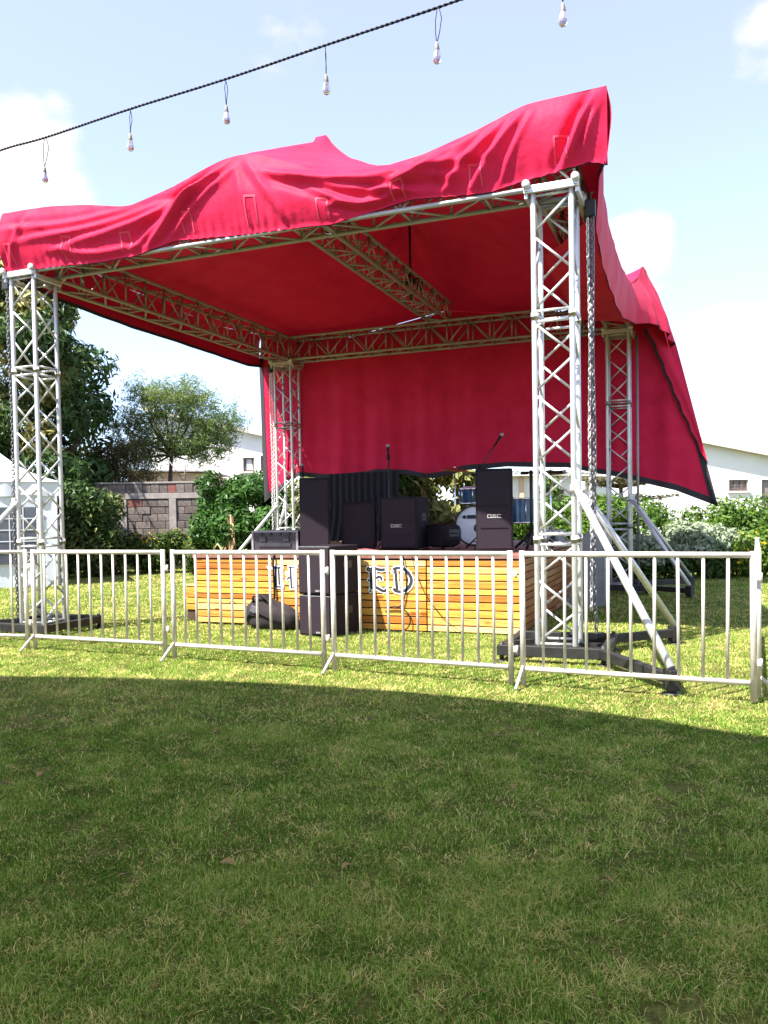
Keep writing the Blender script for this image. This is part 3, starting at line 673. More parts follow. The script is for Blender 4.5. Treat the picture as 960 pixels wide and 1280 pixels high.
# ------------------------------------------------------------------ stage deck
deck = sthing('stage_deck', 'low wooden stage clad in varnished yellow pine boards with blackletter lettering', 'stage', 0, 0)
A0, A1, B0, B1, HZ = -1.775, 2.64, -2.19, 2.92, 0.93
MB().box(((A0+A1)/2, (B0+B1)/2, 0.45), (A1-A0-0.06, B1-B0-0.06, 0.86)).build('carcass', 'darkwood', deck)
rows_l = [0.02, 0.10, 0.19, 0.28, 0.345, 0.412, 0.495, 0.578, 0.662, 0.737, 0.818, 0.872]
rows_r = [0.01, 0.088, 0.182, 0.276, 0.370, 0.453, 0.529, 0.622, 0.706, 0.790, 0.872]
PK = {}
def plank(c, d, rot=0.0, wm='wood'):
    o = D.objects.new('plank', MB().box((0, 0, 0), d, ch=0.0035).mesh('plank', wm)); COL.objects.link(o); o.parent = deck; o.location = c; o.rotation_euler = (random.uniform(-.004, .004), random.uniform(-.002, .002), rot+random.uniform(-.002, .002)); return o
for (x0, x1, rows) in ((A0, -0.575, rows_l), (-0.565, 1.50, rows_r), (1.512, A1, rows_r)):
    for i in range(len(rows)-1):
        z0, z1 = rows[i], rows[i+1]
        plank(((x0+x1)/2, B0+0.012+random.uniform(-.003, .003), (z0+z1)/2), (x1-x0-0.004, 0.024, z1-z0-0.014))
for (y0, y1) in ((B0+0.03, 0.30), (0.31, B1)):
    for i in range(len(rows_r)-1):
        z0, z1 = rows_r[i], rows_r[i+1]
        for xx in (A1-0.012, A0+0.012): plank((xx, (y0+y1)/2, (z0+z1)/2), (y1-y0-0.004, 0.024, z1-z0-0.014), math.pi/2, 'wood_brown_shade')
nb = 15
for i in range(nb):
    y0 = B0-0.02+(B1-B0+0.02)*i/nb; y1 = B0-0.02+(B1-B0+0.02)*(i+1)/nb
    o = MB().box((0, 0, 0), (A1-A0+0.05, y1-y0-0.006, 0.045), ch=0.004).build('deck_board', 'deckboard', deck); o.location = ((A0+A1)/2, (y0+y1)/2, 0.9075+random.uniform(-.002, .002))

# blackletter H ... E D: black strokes on a slightly larger white ground, painted on the boards
def letter(strokes, x, z, name, extra=0.018):
    for (mat, grow, yy) in (('white_print', extra, -0.0045), ('ink', 0.0, -0.0075)):
        m = MB()
        for q, st in enumerate(strokes):
            w0 = st[0]; pts = [Vector((x+p[0], 0, z+p[1])) for p in st[1]]
            for i in range(len(pts)-1):
                d = pts[i+1]-pts[i]; n = Vector((-d.z, 0, d.x)).normalized(); e = d.normalized()*(grow+0.004); hw = w0/2+grow
                pa, pb = pts[i]-e, pts[i+1]+e; y0 = B0+yy-0.0002*((q*3+i) % 12)
                pol = [(p.x, p.z) for p in (pa-n*hw, pb-n*hw, pb+n*hw, pa+n*hw)]
                m.poly(pol, y0-0.002, y0)
        m.build(name, mat, deck)
def lay(st, px0, py0, kx, kz): return [(w_, [((p-px0)*kx, -(q-py0)*kz) for p, q in pts]) for w_, pts in st]
Es = lay([(0.085, [(466, 711), (466, 735)]), (0.034, [(463, 711), (468, 709.5), (472.5, 711.5), (477, 712), (481, 711.5)]), (0.028, [(470.5, 722.5), (474, 720.2), (476.5, 722), (477, 725)]),
      (0.036, [(463, 735), (471, 734.5), (476, 737.5), (480, 738.8), (484, 736.5)]), (0.022, [(463, 711), (460, 709.5), (459, 712), (461, 713.5)]), (0.02, [(462, 738), (463, 740)]), (0.018, [(460, 725), (464, 727)])], 459, 740, 0.0104, 0.00975)
letter(Es, 0.745, 0.475, 'letter_e', 0.013)
Ds = lay([(0.036, [(494.2, 711.5), (495, 721), (496, 737)]), (0.03, [(491.5, 711.5), (495, 710), (500, 709.7), (506, 711.2)]), (0.040, [(505, 711), (511, 716.5), (513.8, 722), (514, 727), (511.5, 733), (506, 738)]), (0.034, [(507, 737.5), (500, 739.5), (494, 738.5), (491.8, 735.6)]), (0.016, [(490.5, 714.5), (491.6, 714.8)])], 489, 740, 0.0104, 0.00975)
letter(Ds, 1.058, 0.478, 'letter_d', 0.015)
Hs = lay([(0.030, [(345, 709), (345.2, 733)]), (0.026, [(348.8, 710), (349.3, 731)]), (0.022, [(342, 711), (344.5, 708.2), (348, 709.8), (353.5, 708.8)]), (0.020, [(344, 734), (348, 733.6), (353, 734)]), (0.018, [(353, 734), (353.4, 730.5)]),
      (0.026, [(363.8, 708.8), (364.6, 734.5)]), (0.024, [(369.2, 708.8), (369.8, 734.5)]), (0.016, [(362, 708.6), (371, 708.4)]), (0.016, [(364, 734.8), (370, 734.8)]), (0.020, [(359.5, 724), (361.5, 722), (364, 721)]), (0.018, [(358.8, 716.5), (359.6, 716.2)]), (0.030, [(336.5, 708.4), (337.1, 709.4)])], 337, 737, 0.01137, 0.01016)
MB().poly([(-0.512, 0.51), (-0.488, 0.51), (-0.488, 0.76), (-0.512, 0.76)], B0-0.0052, B0-0.0035).build('letter_h', 'white_print', deck)
MB().poly([(-0.308, 0.51), (-0.266, 0.51), (-0.266, 0.77), (-0.308, 0.77)], B0-0.0052, B0-0.0035).build('letter_h', 'white_print', deck)
letter(Hs, -0.624, 0.484, 'letter_h', 0.016)

t = sthing('wooden_step', 'small orange wooden step box sticking out left of the stage', 'step', -1.93, -1.86, 0)
for i, z in enumerate((0.20, 0.285, 0.37, 0.44)): o = MB().box((0, -0.13, 0), (0.26, 0.022, 0.072), ch=0.003).build('plank', 'wood', t); o.location = (0, 0, z)
MB().box((0, 0.0, 0.2425), (0.24, 0.236, 0.48)).build('carcass', 'darkwood', t)
o = MB().box((0, -0.01, 0), (0.28, 0.28, 0.025), ch=0.003).build('step_board', 'wood', t); o.location = (0, 0, 0.498)

# ------------------------------------------------------------------ things on and before the stage
def logo(parent, x, z, y, s, name='logo'):
    m = MB(); k = s*0.16
    def seg(p, q):
        p, q = Vector((p[0], 0, p[1]))*s, Vector((q[0], 0, q[1]))*s; c = (p+q)/2; d = q-p
        m.box((x+c.x, y, z+c.z), (abs(d.x)+k, 0.004, abs(d.z)+k))
    # Q
    for a, b in (((-1.6, -.35), (-.75, -.35)), ((-1.6, .35), (-.75, .35)), ((-1.6, -.19), (-1.6, .19)), ((-.75, -.19), (-.75, .19)), ((-.45, -.35), (-.58, -.35))): seg(a, b)
    # S
    for a, b in (((-.32, .35), (.42, .35)), ((-.32, .0), (.42, .0)), ((-.32, -.35), (.42, -.35)), ((-.32, .16), (-.32, .19)), ((.42, -.19), (.42, -.16))): seg(a, b)
    # C
    for a, b in (((.75, .35), (1.6, .35)), ((.75, -.35), (1.6, -.35)), ((.75, -.19), (.75, .19))): seg(a, b)
    return m.build(name, 'logo_print', parent)
def cabinet(label, a, b, z, w, d, h, rz=0.0, big_logo=None, cat='speaker', group=None, top_cut=0.02, plate=False, two=False):
    t = sthing('loudspeaker', label, cat, a, b, z, rz, group)
    MB().box((0, 0, h/2+0.012), (w, d, h-0.024), ch=top_cut).build('cabinet', 'cab', t)
    for sx in (-1, 1):
        for sy in (-1, 1): MB().lathe([(0, 0), (0.022, 0), (0.026, 0.014), (0, 0.016)], (sx*(w/2-0.05), sy*(d/2-0.05), 0)).build('foot', 'cab', t)
    MB().box((0, -d/2-0.006, h/2+0.01), (w-0.05, 0.016, h-0.085), ch=0.006).build('grille', 'grille', t)
    fr = MB(); 
    for s in (-1, 1): fr.box((s*(w/2-0.018), -d/2-0.003, h/2+0.01), (0.014, 0.012, h-0.07), ch=0.003)
    for s in (-1, 1): fr.box((0, -d/2-0.003, h/2+0.01+s*(h/2-0.036)), (w-0.052, 0.012, 0.012), ch=0.003)
    fr.build('grille_frame', 'cab', t)
    for s in (-1, 1):
        hm = MB(); hm.box((s*(w/2+0.002), 0.02, h*0.62), (0.008, 0.20, 0.10), ch=0.003); hm.tube((s*(w/2+0.012), -0.06, h*0.62), (s*(w/2+0.012), 0.10, h*0.62), 0.011); hm.build('handle', 'case', t)
    if two:
        MB().box((0, -d/2-0.017, h*0.56), (w-0.12, 0.01, 0.012)).box((0, -d/2-0.017, h*0.30), (w-0.12, 0.01, 0.010)).build('grille_rib', 'cab', t)
    if big_logo: logo(t, big_logo[0], big_logo[1], -d/2-0.018, big_logo[2])
    return t
cabinet('tall black loudspeaker standing on the left front of the stage, no logo', -0.295, -1.50, HZ, 0.40, 0.42, 1.0, R(25), group='black loudspeakers on the stage')
cabinet('tall black loudspeaker with white QSC logo in front of the drum kit', 2.185, -1.50, HZ, 0.45, 0.44, 1.03, R(12), (0, 0.45, 0.050), group='black loudspeakers on the stage', two=True)
cabinet('low square black speaker with rounded corners behind the maroon cloth', 0.12, -0.95, HZ, 0.48, 0.42, 0.675, R(20), None, group='black loudspeakers on the stage', top_cut=0.045)
cabinet('wide black subwoofer with white QSC logo beside the drum kit', 0.77, -0.86, HZ, 0.52, 0.60, 0.73, R(3), (-0.03, 0.34, 0.046), group='black loudspeakers on the stage', two=True)
cabinet('black monitor wedge lying behind the wide QSC subwoofer', 1.22, -0.55, HZ, 0.42, 0.40, 0.36, R(-30), None, group='black loudspeakers on the stage', top_cut=0.10)
def sub(label, z, h):
    t = sthing('subwoofer', label, 'subwoofer', 0.40, -2.575, z, R(-9.8), 'stacked black subwoofers before the stage')
    w, d = 0.46, 0.60
    MB().box((0, 0, h/2), (w, d, h-0.006), ch=0.012).build('cabinet', 'cab', t)
    MB().box((0, -d/2-0.005, h/2), (w-0.03, 0.014, h-0.05), ch=0.005).build('grille', 'grille', t)
    m = MB(); m.box((0.06, -d/2-0.015, 0.05), (0.085, 0.006, 0.032), ch=0.002); m.build('badge', 'case', t)
    m = logo(t, 0.06, 0.05, -d/2-0.0205, 0.018)
    MB().box((0, -d/2-0.004, h-0.010), (w-0.02, 0.006, 0.008)).build('trim', 'steel', t)
    MB().box((w/2+0.002, 0.06, h*0.6), (0.007, 0.18, 0.09), ch=0.002).build('handle', 'case', t)
    return t
sub('bottom black subwoofer of the two box stack on the grass before the stage', 0.004, 0.485); sub('top black subwoofer of the two box stack on the grass before the stage', 0.492, 0.575)

# drum kit
dk = sthing('drum_kit', 'blue drum kit with a white bass drum head, half hidden by the tall QSC loudspeaker', 'drum kit', 1.42, 0.60, HZ)
MB().lathe([(0.285, -0.19), (0.292, -0.19), (0.292, 0.22), (0.285, 0.22)], (0, 0, 0.31), 'Y', 40).build('bass_drum_shell', 'drumblue', dk)
MB().lathe([(0, -0.205), (0.14, -0.207), (0.285, -0.20)], (0, 0, 0.31), 'Y', 40).build('bass_drum_head', 'drumhead', dk)
MB().lathe([(0.282, -0.225), (0.305, -0.225), (0.308, -0.20), (0.305, -0.175), (0.29, -0.175)], (0, 0, 0.31), 'Y', 40).build('hoop', 'darkwood', dk)
for k in range(8):
    a = 2*math.pi*(k+.5)/8; MB().tube((0.312*math.cos(a), -0.21, 0.31+0.312*math.sin(a)), (0.312*math.cos(a), -0.05, 0.31+0.312*math.sin(a)), 0.011).build('lug', 'chrome', dk)
MB().box((-0.03, -0.214, 0.44), (0.16, 0.006, 0.055), ch=0.002).box((-0.15, -0.214, 0.44), (0.05, 0.006, 0.05), ch=0.02).build('sticker', 'ink', dk)
MB().lathe([(0, -0.213), (0.07, -0.213), (0.07, -0.209)], (0.06, 0, 0.27), 'Y', 20).build('port_hole', 'ink', dk)
for s in (-1, 1): MB().tube((s*0.27, -0.12, 0.22), (s*0.40, -0.32, 0.0), 0.009).build('spur', 'chrome', dk)
def tom(x, y, z, r, h, tilt):
    tm = MB().lathe([(r, 0), (r, h)], (0, 0, 0), 'Z', 28).build('tom', 'drumblue', dk); tm.location = (x, y, z); tm.rotation_euler = (R(tilt), 0, 0)
    MB().lathe([(0, h+.006), (r*0.97, h+.006)], (0, 0, 0), 'Z', 28).build('head', 'drumhead', tm)
    for zz in (0.0, h): MB().lathe([(r+.002, zz-.014), (r+.014, zz-.012), (r+.014, zz+.012), (r+.002, zz+.014)], (0, 0, 0), 'Z', 28).build('rim', 'chrome', tm)
    for k in range(6):
        a = 2*math.pi*k/6; MB().tube(((r+.01)*math.cos(a), (r+.01)*math.sin(a), 0), ((r+.01)*math.cos(a), (r+.01)*math.sin(a), h), 0.007, 6).build('lug', 'chrome', tm)
tom(-0.12, 0.02, 0.665, 0.155, 0.22, 8); tom(0.24, 0.02, 0.665, 0.17, 0.23, 8); tom(0.62, 0.22, 0.34, 0.21, 0.36, 0)
MB().tube((0.06, 0.1, 0.58), (0.06, 0.1, 0.78), 0.014).build('tom_mount', 'chrome', dk)

def tripod(t, h, r=0.011, spread=0.33, lz=0.30, mat='chrome'):
    for k in range(3):
        a = 2*math.pi*k/3+0.5; bar('leg', (0, 0, lz), (spread*math.cos(a), spread*math.sin(a), 0.012), r*0.9, mat, t)
        bar('leg_brace', (0, 0, lz*0.35), (spread*0.5*math.cos(a), spread*0.5*math.sin(a), lz*0.5), r*0.6, mat, t)
    bar('pole', (0, 0, 0.05), (0, 0, h), r, mat, t)
def cymbal(label, a, b, h, r, tx, ty):
    t = sthing('cymbal_stand', label, 'cymbal', a, b, HZ, 0, 'cymbals on thin stands'); tripod(t, h)
    c = MB().lathe([(0.0, 0.028), (r*0.18, 0.022), (r*0.24, 0.008), (r, -0.012), (r, -0.016), (r*0.24, 0.004), (0, 0.02)], (0, 0, 0), 'Z', 36).build('cymbal', 'brass', t); c.location = (0, 0, h-0.01); c.rotation_euler = (R(tx), R(ty), 0)
    MB().tube((0, 0, h), (0, 0, h+0.045), 0.012).build('wing_nut', 'chrome', t)
cymbal('bronze cymbal on a thin stand left of the blue drum kit', 0.98, 0.9, 1.20, 0.24, 5, 9)
cymbal('bronze cymbal on a thin stand right of the tall QSC loudspeaker', 2.50, 0.75, 1.10, 0.22, -6, 2)
# microphone stands
def micstand(label, a, b, h, boom=None, mat='black_steel', thick=0.012):
    t = sthing('microphone_stand', label, 'mic stand', a, b, HZ, 0, 'microphone stands on the stage'); tripod(t, h, thick, 0.30, 0.22, mat)
    e = Vector((0, 0, h))
    MB().box((0, 0, h), (0.045, 0.045, 0.07), ch=0.01).build('clutch', 'cable', t)
    if boom:
        e2 = Vector(boom)+e; bar('boom', e-(e2-e)*0.3, e2, 0.009, mat, t); MB().lathe([(0, -0.05), (0.022, -0.05), (0.022, 0.05), (0, 0.05)], e-(e2-e)*0.3, 'X', 10).build('counterweight', 'cable', t); d = (e2-e).normalized()
    else: e2 = e; d = Vector((0.05, -0.2, 1)).normalized()
    mic = MB().path([e2-d*0.03, e2+d*0.03, e2+d*0.14], [0.011, 0.014, 0.019], 10); mic.build('microphone', 'cable', t)
    bb = MB(); q = e2+d*0.165
    bb.lathe([(0, -0.028), (0.02, -0.02), (0.028, 0), (0.02, 0.02), (0, 0.028)], q, 'Z', 12); bb.build('mic_grille', 'pole', t)
micstand('straight microphone stand behind the wide QSC subwoofer', 0.40, -0.50, 1.32)
micstand('boom microphone stand raised behind the tall QSC loudspeaker', 1.80, -0.7, 1.10, (0.21, 0, 0.30))
micstand('chrome stand just right of the tall QSC loudspeaker with a cable wound round it', 2.42, 0.2, 1.12, None, 'pole')
micstand('thick dark stand with a crossbar between the tall QSC loudspeaker and the nearest tower', 2.46, -0.55, 1.02, (0.28, 0, 0.0), 'black_steel', 0.022)
micstand('short microphone stand peeking over the tall speaker at the left of the stage', -1.46, 0.45, 1.17)
# cases
def flight_case(label, a, b, z, w, d, h, rz=0.0, mat='case'):
    t = sthing('flight_case', label, 'equipment case', a, b, z, rz, 'equipment cases on the stage'); MB().box((0, 0, h/2), (w-0.02, d-0.02, h-0.01), ch=0.004).build('body', mat, t)
    e = MB()
    for sx in (-1, 1):
        for sy in (-1, 1): e.box((sx*(w/2-0.012), sy*(d/2-0.012), h/2), (0.03, 0.03, h))
        for zz in (0.015, h-0.012): e.box((sx*(w/2-0.010), 0, zz), (0.024, d-0.06, 0.026)); e.box((0, sx*(d/2-0.010), zz), (w-0.06, 0.024, 0.026))
    e.build('edge_trim', 'plate' if mat == 'case' else 'steel', t)
    for k in (-1, 1): MB().box((k*w*0.25, -d/2-0.004, h*0.62), (0.09, 0.014, 0.07), ch=0.003).build('latch', 'case', t)
    MB().box((0, -d/2-0.004, h*0.35), (w*0.7, 0.012, 0.05)).build('slot', 'ink', t)
    for k in range(4): MB().box((-w*0.3+k*w*0.2, -d/2-0.010, h*0.85), (0.05, 0.012, 0.04), ch=0.004).build('catch', 'ink', t)
    return t
flight_case('long dark grey equipment case at the left end of the stage', -0.90, -1.30, HZ, 0.72, 0.5, 0.30)
flight_case('grey equipment case with metal edges, seen through the nearest truss tower', 2.42, 0.95, HZ, 0.42, 0.5, 0.22, 0, 'plate')
# maroon cloth
Pg = []
for i in range(26):
    x = -0.34+0.68*i/25
    Pg.append([(x*(1-0.15*abs(j-5)/5), -0.16+0.32*j/10, 0.028+0.032*math.sqrt(max(0, 1-((j-5)/5.2)**2))*(1-0.6*(abs(x)/0.34)**4)+0.010*noise.noise((x*9, j*0.7, 1)) - (0.026 if j in (0, 10) else 0)) for j in range(11)])
o = MB().grid(Pg).build('folded_cloth', 'cloth'); o.location = SW(0.42, -1.86, HZ); o.rotation_euler = (0, 0, PH-0.05); tag(o, 'folded maroon cloth lying on the front edge of the stage', 'cloth')
# black curtain behind the stage
Pg = []
for i in range(160):
    x = -0.75+1.5*i/159
    Pg.append([(x-(0.10*(1-x/0.75)/2 if k > 6 else 0)*(k-6)/12, 0.035*math.sin(x*2*math.pi/0.13+0.6*math.sin(k*0.4))*(0.5+0.5*k/19), 1.30*(1-k/19)) for k in range(20)])
o = MB().grid(Pg).build('black_curtain', 'curtain'); o.location = SW(-1.42, 2.85, HZ+0.01); o.rotation_euler = (0, 0, PH); tag(o, 'pleated black curtain hanging below the red drape at the back of the stage', 'curtain')
# duffel bag
def bag():
    t = sthing('duffel_bag', 'dark brown holdall slumped on the grass against the stage front', 'bag', -0.50, -2.40, 0, R(-6)); 
    n, k = 44, 22; P = []
    for i in range(k):
        v = i/(k-1); P.append([])
        for j in range(n+1):
            a = 2*math.pi*j/n; ca, sa = math.cos(a), math.sin(a); f = lambda c, e: math.copysign(abs(c)**e, c)
            ph = -math.pi/2+math.pi*v; r = max(0.0, math.cos(ph))**0.55; zz = math.sin(ph); zz = math.copysign(abs(zz)**0.8, zz)
            x, y, z = 0.40*r*f(ca, 0.8), 0.155*r*f(sa, 0.8), 0.16+0.16*zz
            hump = 1+0.35*math.exp(-((x+0.10)/0.17)**2)*max(0, zz)-0.20*max(0, (x-0.1)/0.3)*max(0, zz)
            q = noise.noise((x*7, y*7, z*7))*0.035+noise.noise((x*16+3, y*16, z*16))*0.016
            P[-1].append((x*(1+q*1.5)-0.02*zz, y+q*0.6*f(sa, 1), max(0.003, z*hump+q*(0.6 if zz > -.5 else 0))))
    MB().grid(P).build('body', 'bag', t)
    for s in (-1, 1): MB().path([(-0.20, s*0.06-0.04, 0.34), (-0.15, s*0.08-0.09, 0.42), (-0.06, s*0.07-0.09, 0.44), (0.02, s*0.06-0.06, 0.36)], 0.012, 6).build('carry_handle', 'cable', t)
    MB().path([(-0.32, -0.12, 0.12), (-0.2, -0.17, 0.20), (-0.06, -0.18, 0.22), (0.1, -0.17, 0.16), (0.3, -0.12, 0.08)], 0.014, 6).build('strap', 'cable', t)
    MB().box((-0.16, -0.135, 0.25), (0.13, 0.02, 0.09), Euler((R(-20), R(20), 0)).to_matrix(), 0.008).build('side_pocket', 'ink', t)
bag()
# cables
def cable(name, label, pts, r=0.006, cat='cable'):
    P = [Vector(p) for p in pts]; Q = []
    for i in range(len(P)-1):
        p0, p1, p2, p3 = P[max(i-1, 0)], P[i], P[i+1], P[min(i+2, len(P)-1)]
        for k in range(6):
            s = k/6; Q.append(0.5*((2*p1)+(p2-p0)*s+(2*p0-5*p1+4*p2-p3)*s*s+(-p0+3*p1-3*p2+p3)*s**3))
    Q.append(P[-1]); o = MB().path(Q, r, 6).build(name, 'cable'); o.matrix_world = Matrix.Translation((CX, CY, 0)) @ Matrix.Rotation(PH, 4, 'Z'); return tag(o, label, cat)
fb = B0-0.02
cable('speaker_cable', 'black cable hanging in a loop on the stage front below the lettering', [(1.22, fb+.1, 0.945), (1.22, fb-.015, 0.9), (1.26, fb, 0.6), (1.20, fb-.01, 0.33), (1.08, fb-.012, 0.30), (0.96, fb-.01, 0.28), (1.14, fb-.02, 0.30), (1.28, fb-.01, 0.22), (1.30, fb-.02, 0.10), (1.22, fb-.05, 0.02), (1.0, fb-.1, 0.015)], 0.008)
cable('thin_cable', 'thin dark cable slanting down the stage front to the right', [(1.33, fb+.1, 0.945), (1.34, fb-.012, 0.9), (1.45, fb, 0.55), (1.62, fb-.01, 0.3), (1.80, fb-.02, 0.12), (1.98, fb-.06, 0.02)], 0.004)
cable('power_cable', 'black cable hanging down over the letter H on the stage front', [(-0.52, fb+.1, 0.945), (-0.545, fb-.014, 0.90), (-0.55, fb-.012, 0.65), (-0.54, fb-.014, 0.42), (-0.555, fb-.02, 0.32), (-0.52, fb-.05, 0.2)], 0.014)
cable('floor_cable', 'thin cables trailing along the front edge of the stage by the tall speaker', [(-0.55, -1.9, 0.942), (-0.3, -2.0, 0.942), (0.0, -1.95, 0.942), (0.3, -2.02, 0.942), (0.6, -2.1, 0.942), (1.1, -2.0, 0.942)], 0.006)
# leaning grey plate by the right of the stage
t = sthing('leaning_board', 'grey metal board leaning against the right side of the stage behind the chains', 'board', 2.98, 0.95, 0)
MB().poly([(-0.28, 0.0), (0.28, 0.0), (0.30, 1.36), (0.22, 1.38), (-0.10, 0.95)], -0.015, 0.015).build('panel', 'plate', t)
MB().box((0.29, 0, 0.66), (0.04, 0.05, 1.3)).build('edge_rail', 'steel', t)

# ------------------------------------------------------------------ crowd barriers
def barrier(label, p0, p1, n, hgt=1.10, feet=True, lean=0.0):
    p0, p1 = Vector((*p0, 0)), Vector((*p1, 0)); d = p1-p0; Ln = d.length; c = (p0+p1)/2
    t = thing('crowd_barrier', label, 'barrier', c, math.atan2(d.y, d.x), 'crowd barriers before the stage'); t.rotation_euler.x = lean
    l = Ln/2; r = 0.023
    for q in (-1, 1): MB().tube((q*l, 0, 0.015), (q*l, 0, hgt+0.004), r, 12).build('post', 'rail', t)
    MB().tube((-l+r*0.6, 0, hgt-r), (l-r*0.6, 0, hgt-r), r*0.98, 12).build('top_rail', 'rail', t)
    MB().tube((-l+0.02, 0, 0.15), (l-0.02, 0, 0.15), r*0.9, 10).build('bottom_rail', 'rail', t)
    for i in range(n):
        x = -l+(i+1)*Ln/(n+1); bar('upright', (x+random.uniform(-.006, .006), 0, 0.16), (x+random.uniform(-.006, .006), 0, hgt-0.01), 0.0125, 'rail', t)
    MB().tube((-l, -0.012, 0.17), (-l-0.01, -0.20, 0.012), 0.014, 8).build('foot', 'rail', t)
    for z in (0.30, 0.92): MB().box((l+0.028, 0, z), (0.05, 0.012, 0.05), ch=0.003).tube((l+0.05, 0, z-0.04), (l+0.05, 0, z+0.03), 0.011).build('hook', 'rail', t)
    return t
barrier('leftmost crowd barrier, cut by the left edge of the photo', (-5.62, 9.32), (-3.945, 8.825), 8)
barrier('crowd barrier in front of the tower nearest the white marquee', (-3.852, 8.80), (-2.235, 8.105), 10)
barrier('crowd barrier in front of the dark bag and stacked subwoofers', (-2.12, 8.04), (-0.565, 7.325), 11)
barrier('crowd barrier in front of the letters E and D on the stage', (-0.468, 7.265), (1.022, 6.535), 11)
barrier('crowd barrier in front of the nearest truss tower and its outriggers', (1.112, 6.485), (2.652, 5.77), 9)
barrier('crowd barrier seen end on at the right edge of the photo', (2.745, 5.90), (4.05, 8.72), 11)

# ------------------------------------------------------------------ festoon lights
FP = [Vector(p) for p in ((-4.0, 6.45, 3.975), (-3.25, 6.0, 3.965), (-2.589, 5.6, 3.955), (-2.187, 5.4, 3.945), (-1.506, 5.0, 3.918), (-0.864, 4.7, 3.926), (-0.265, 4.35, 3.906), (0.314, 4.0, 3.878), (0.848, 3.7, 3.875), (1.45, 3.4, 3.88), (2.1, 3.1, 3.89))]
for k in range(14): FP.append(FP[-1]+Vector((0.62, -0.3, 0.012+k*0.003)))
EXT = [FP[0]+Vector((-0.75, 0.45, 0.01))*k for k in range(1, 25)][::-1]
NE = len(EXT); FP = EXT+FP
Q = []
for i in range(len(FP)-1):
    p0, p1, p2, p3 = FP[max(i-1, 0)], FP[i], FP[i+1], FP[min(i+2, len(FP)-1)]
    for k in range(14):
        s = k/14; Q.append(0.5*((2*p1)+(p2-p0)*s+(2*p0-5*p1+4*p2-p3)*s*s+(-p0+3*p1-3*p2+p3)*s**3))
strand = MB()
for ph_ in (0, math.pi):
    L_ = 0; pts = []; qf = []
    for i in range(len(Q)-1):
        nn = max(2, int((Q[i+1]-Q[i]).length/0.0085))
        for k in range(nn): qf.append(Q[i]+(Q[i+1]-Q[i])*k/nn)
    for i, q in enumerate(qf):
        if q.x < -4 or q.x > 3: continue
        if pts: L_ += (q-last).length
        last = q; a = ph_+L_*2*math.pi/0.06; pts.append(q+Vector((0.5*math.cos(a)*0.004, 0.8*math.cos(a)*0.004, math.sin(a)*0.0035)))
    strand.path(pts, 0.0042, 6)
strand.path([q for q in Q if q.x <= -3.9], 0.008, 6); strand.path([q for q in Q if q.x >= 2.9], 0.008, 6)
o = strand.build('festoon_cable', 'cable'); tag(o, 'twisted black festoon cable strung across the sky', 'cable')
def bulb(p, label, drop, dx, clear=True):
    t = thing('festoon_bulb', label, 'light bulb', p, random.random()*6, 'unlit bulbs hanging from the festoon cable')
    e = Vector((dx, 0, -drop))
    MB().path([(0.0, 0, 0), (-0.012, 0.004, -drop*0.3), (-0.008+dx*.6, 0, -drop*0.7), e], 0.0022, 5).path([(0.012, 0, 0), (0.022, -0.004, -drop*0.3), (0.010+dx*.7, 0, -drop*0.7), e], 0.0022, 5).build('cord', 'cable', t)
    MB().lathe([(0.0, 0.012), (0.006, 0.01), (0.010, -0.005), (0.0135, -0.03), (0.012, -0.034)], e, 'Z', 14).build('socket', 'bulbcap', t)
    MB().lathe([(0.012, -0.030), (0.0165, -0.045), (0.022, -0.068), (0.0215, -0.080), (0.014, -0.092), (0.0, -0.096)], e, 'Z', 7, smooth=False).build('bulb_glass', 'glass', t)
BL = [(3, 0.20, 0.02, 'hanging light bulb nearest the left edge, before the white cloud'), (4, 0.165, -0.03, 'second hanging light bulb from the left, above the red canopy'), (5, 0.15, 0.0, 'third hanging light bulb from the left, the smallest one'),
      (6, 0.155, 0.0, 'fourth hanging light bulb, right above the canopy peak'), (7, 0.165, 0.015, 'fifth hanging light bulb, low below the cable end at the top edge'), (8, 0.175, 0.0, 'rightmost light bulb, cut off from its cable by the top edge')]
for (i, dr, dx, lab) in BL: bulb(FP[i+NE]-Vector((0, 0, 0.008)), lab, dr, dx)

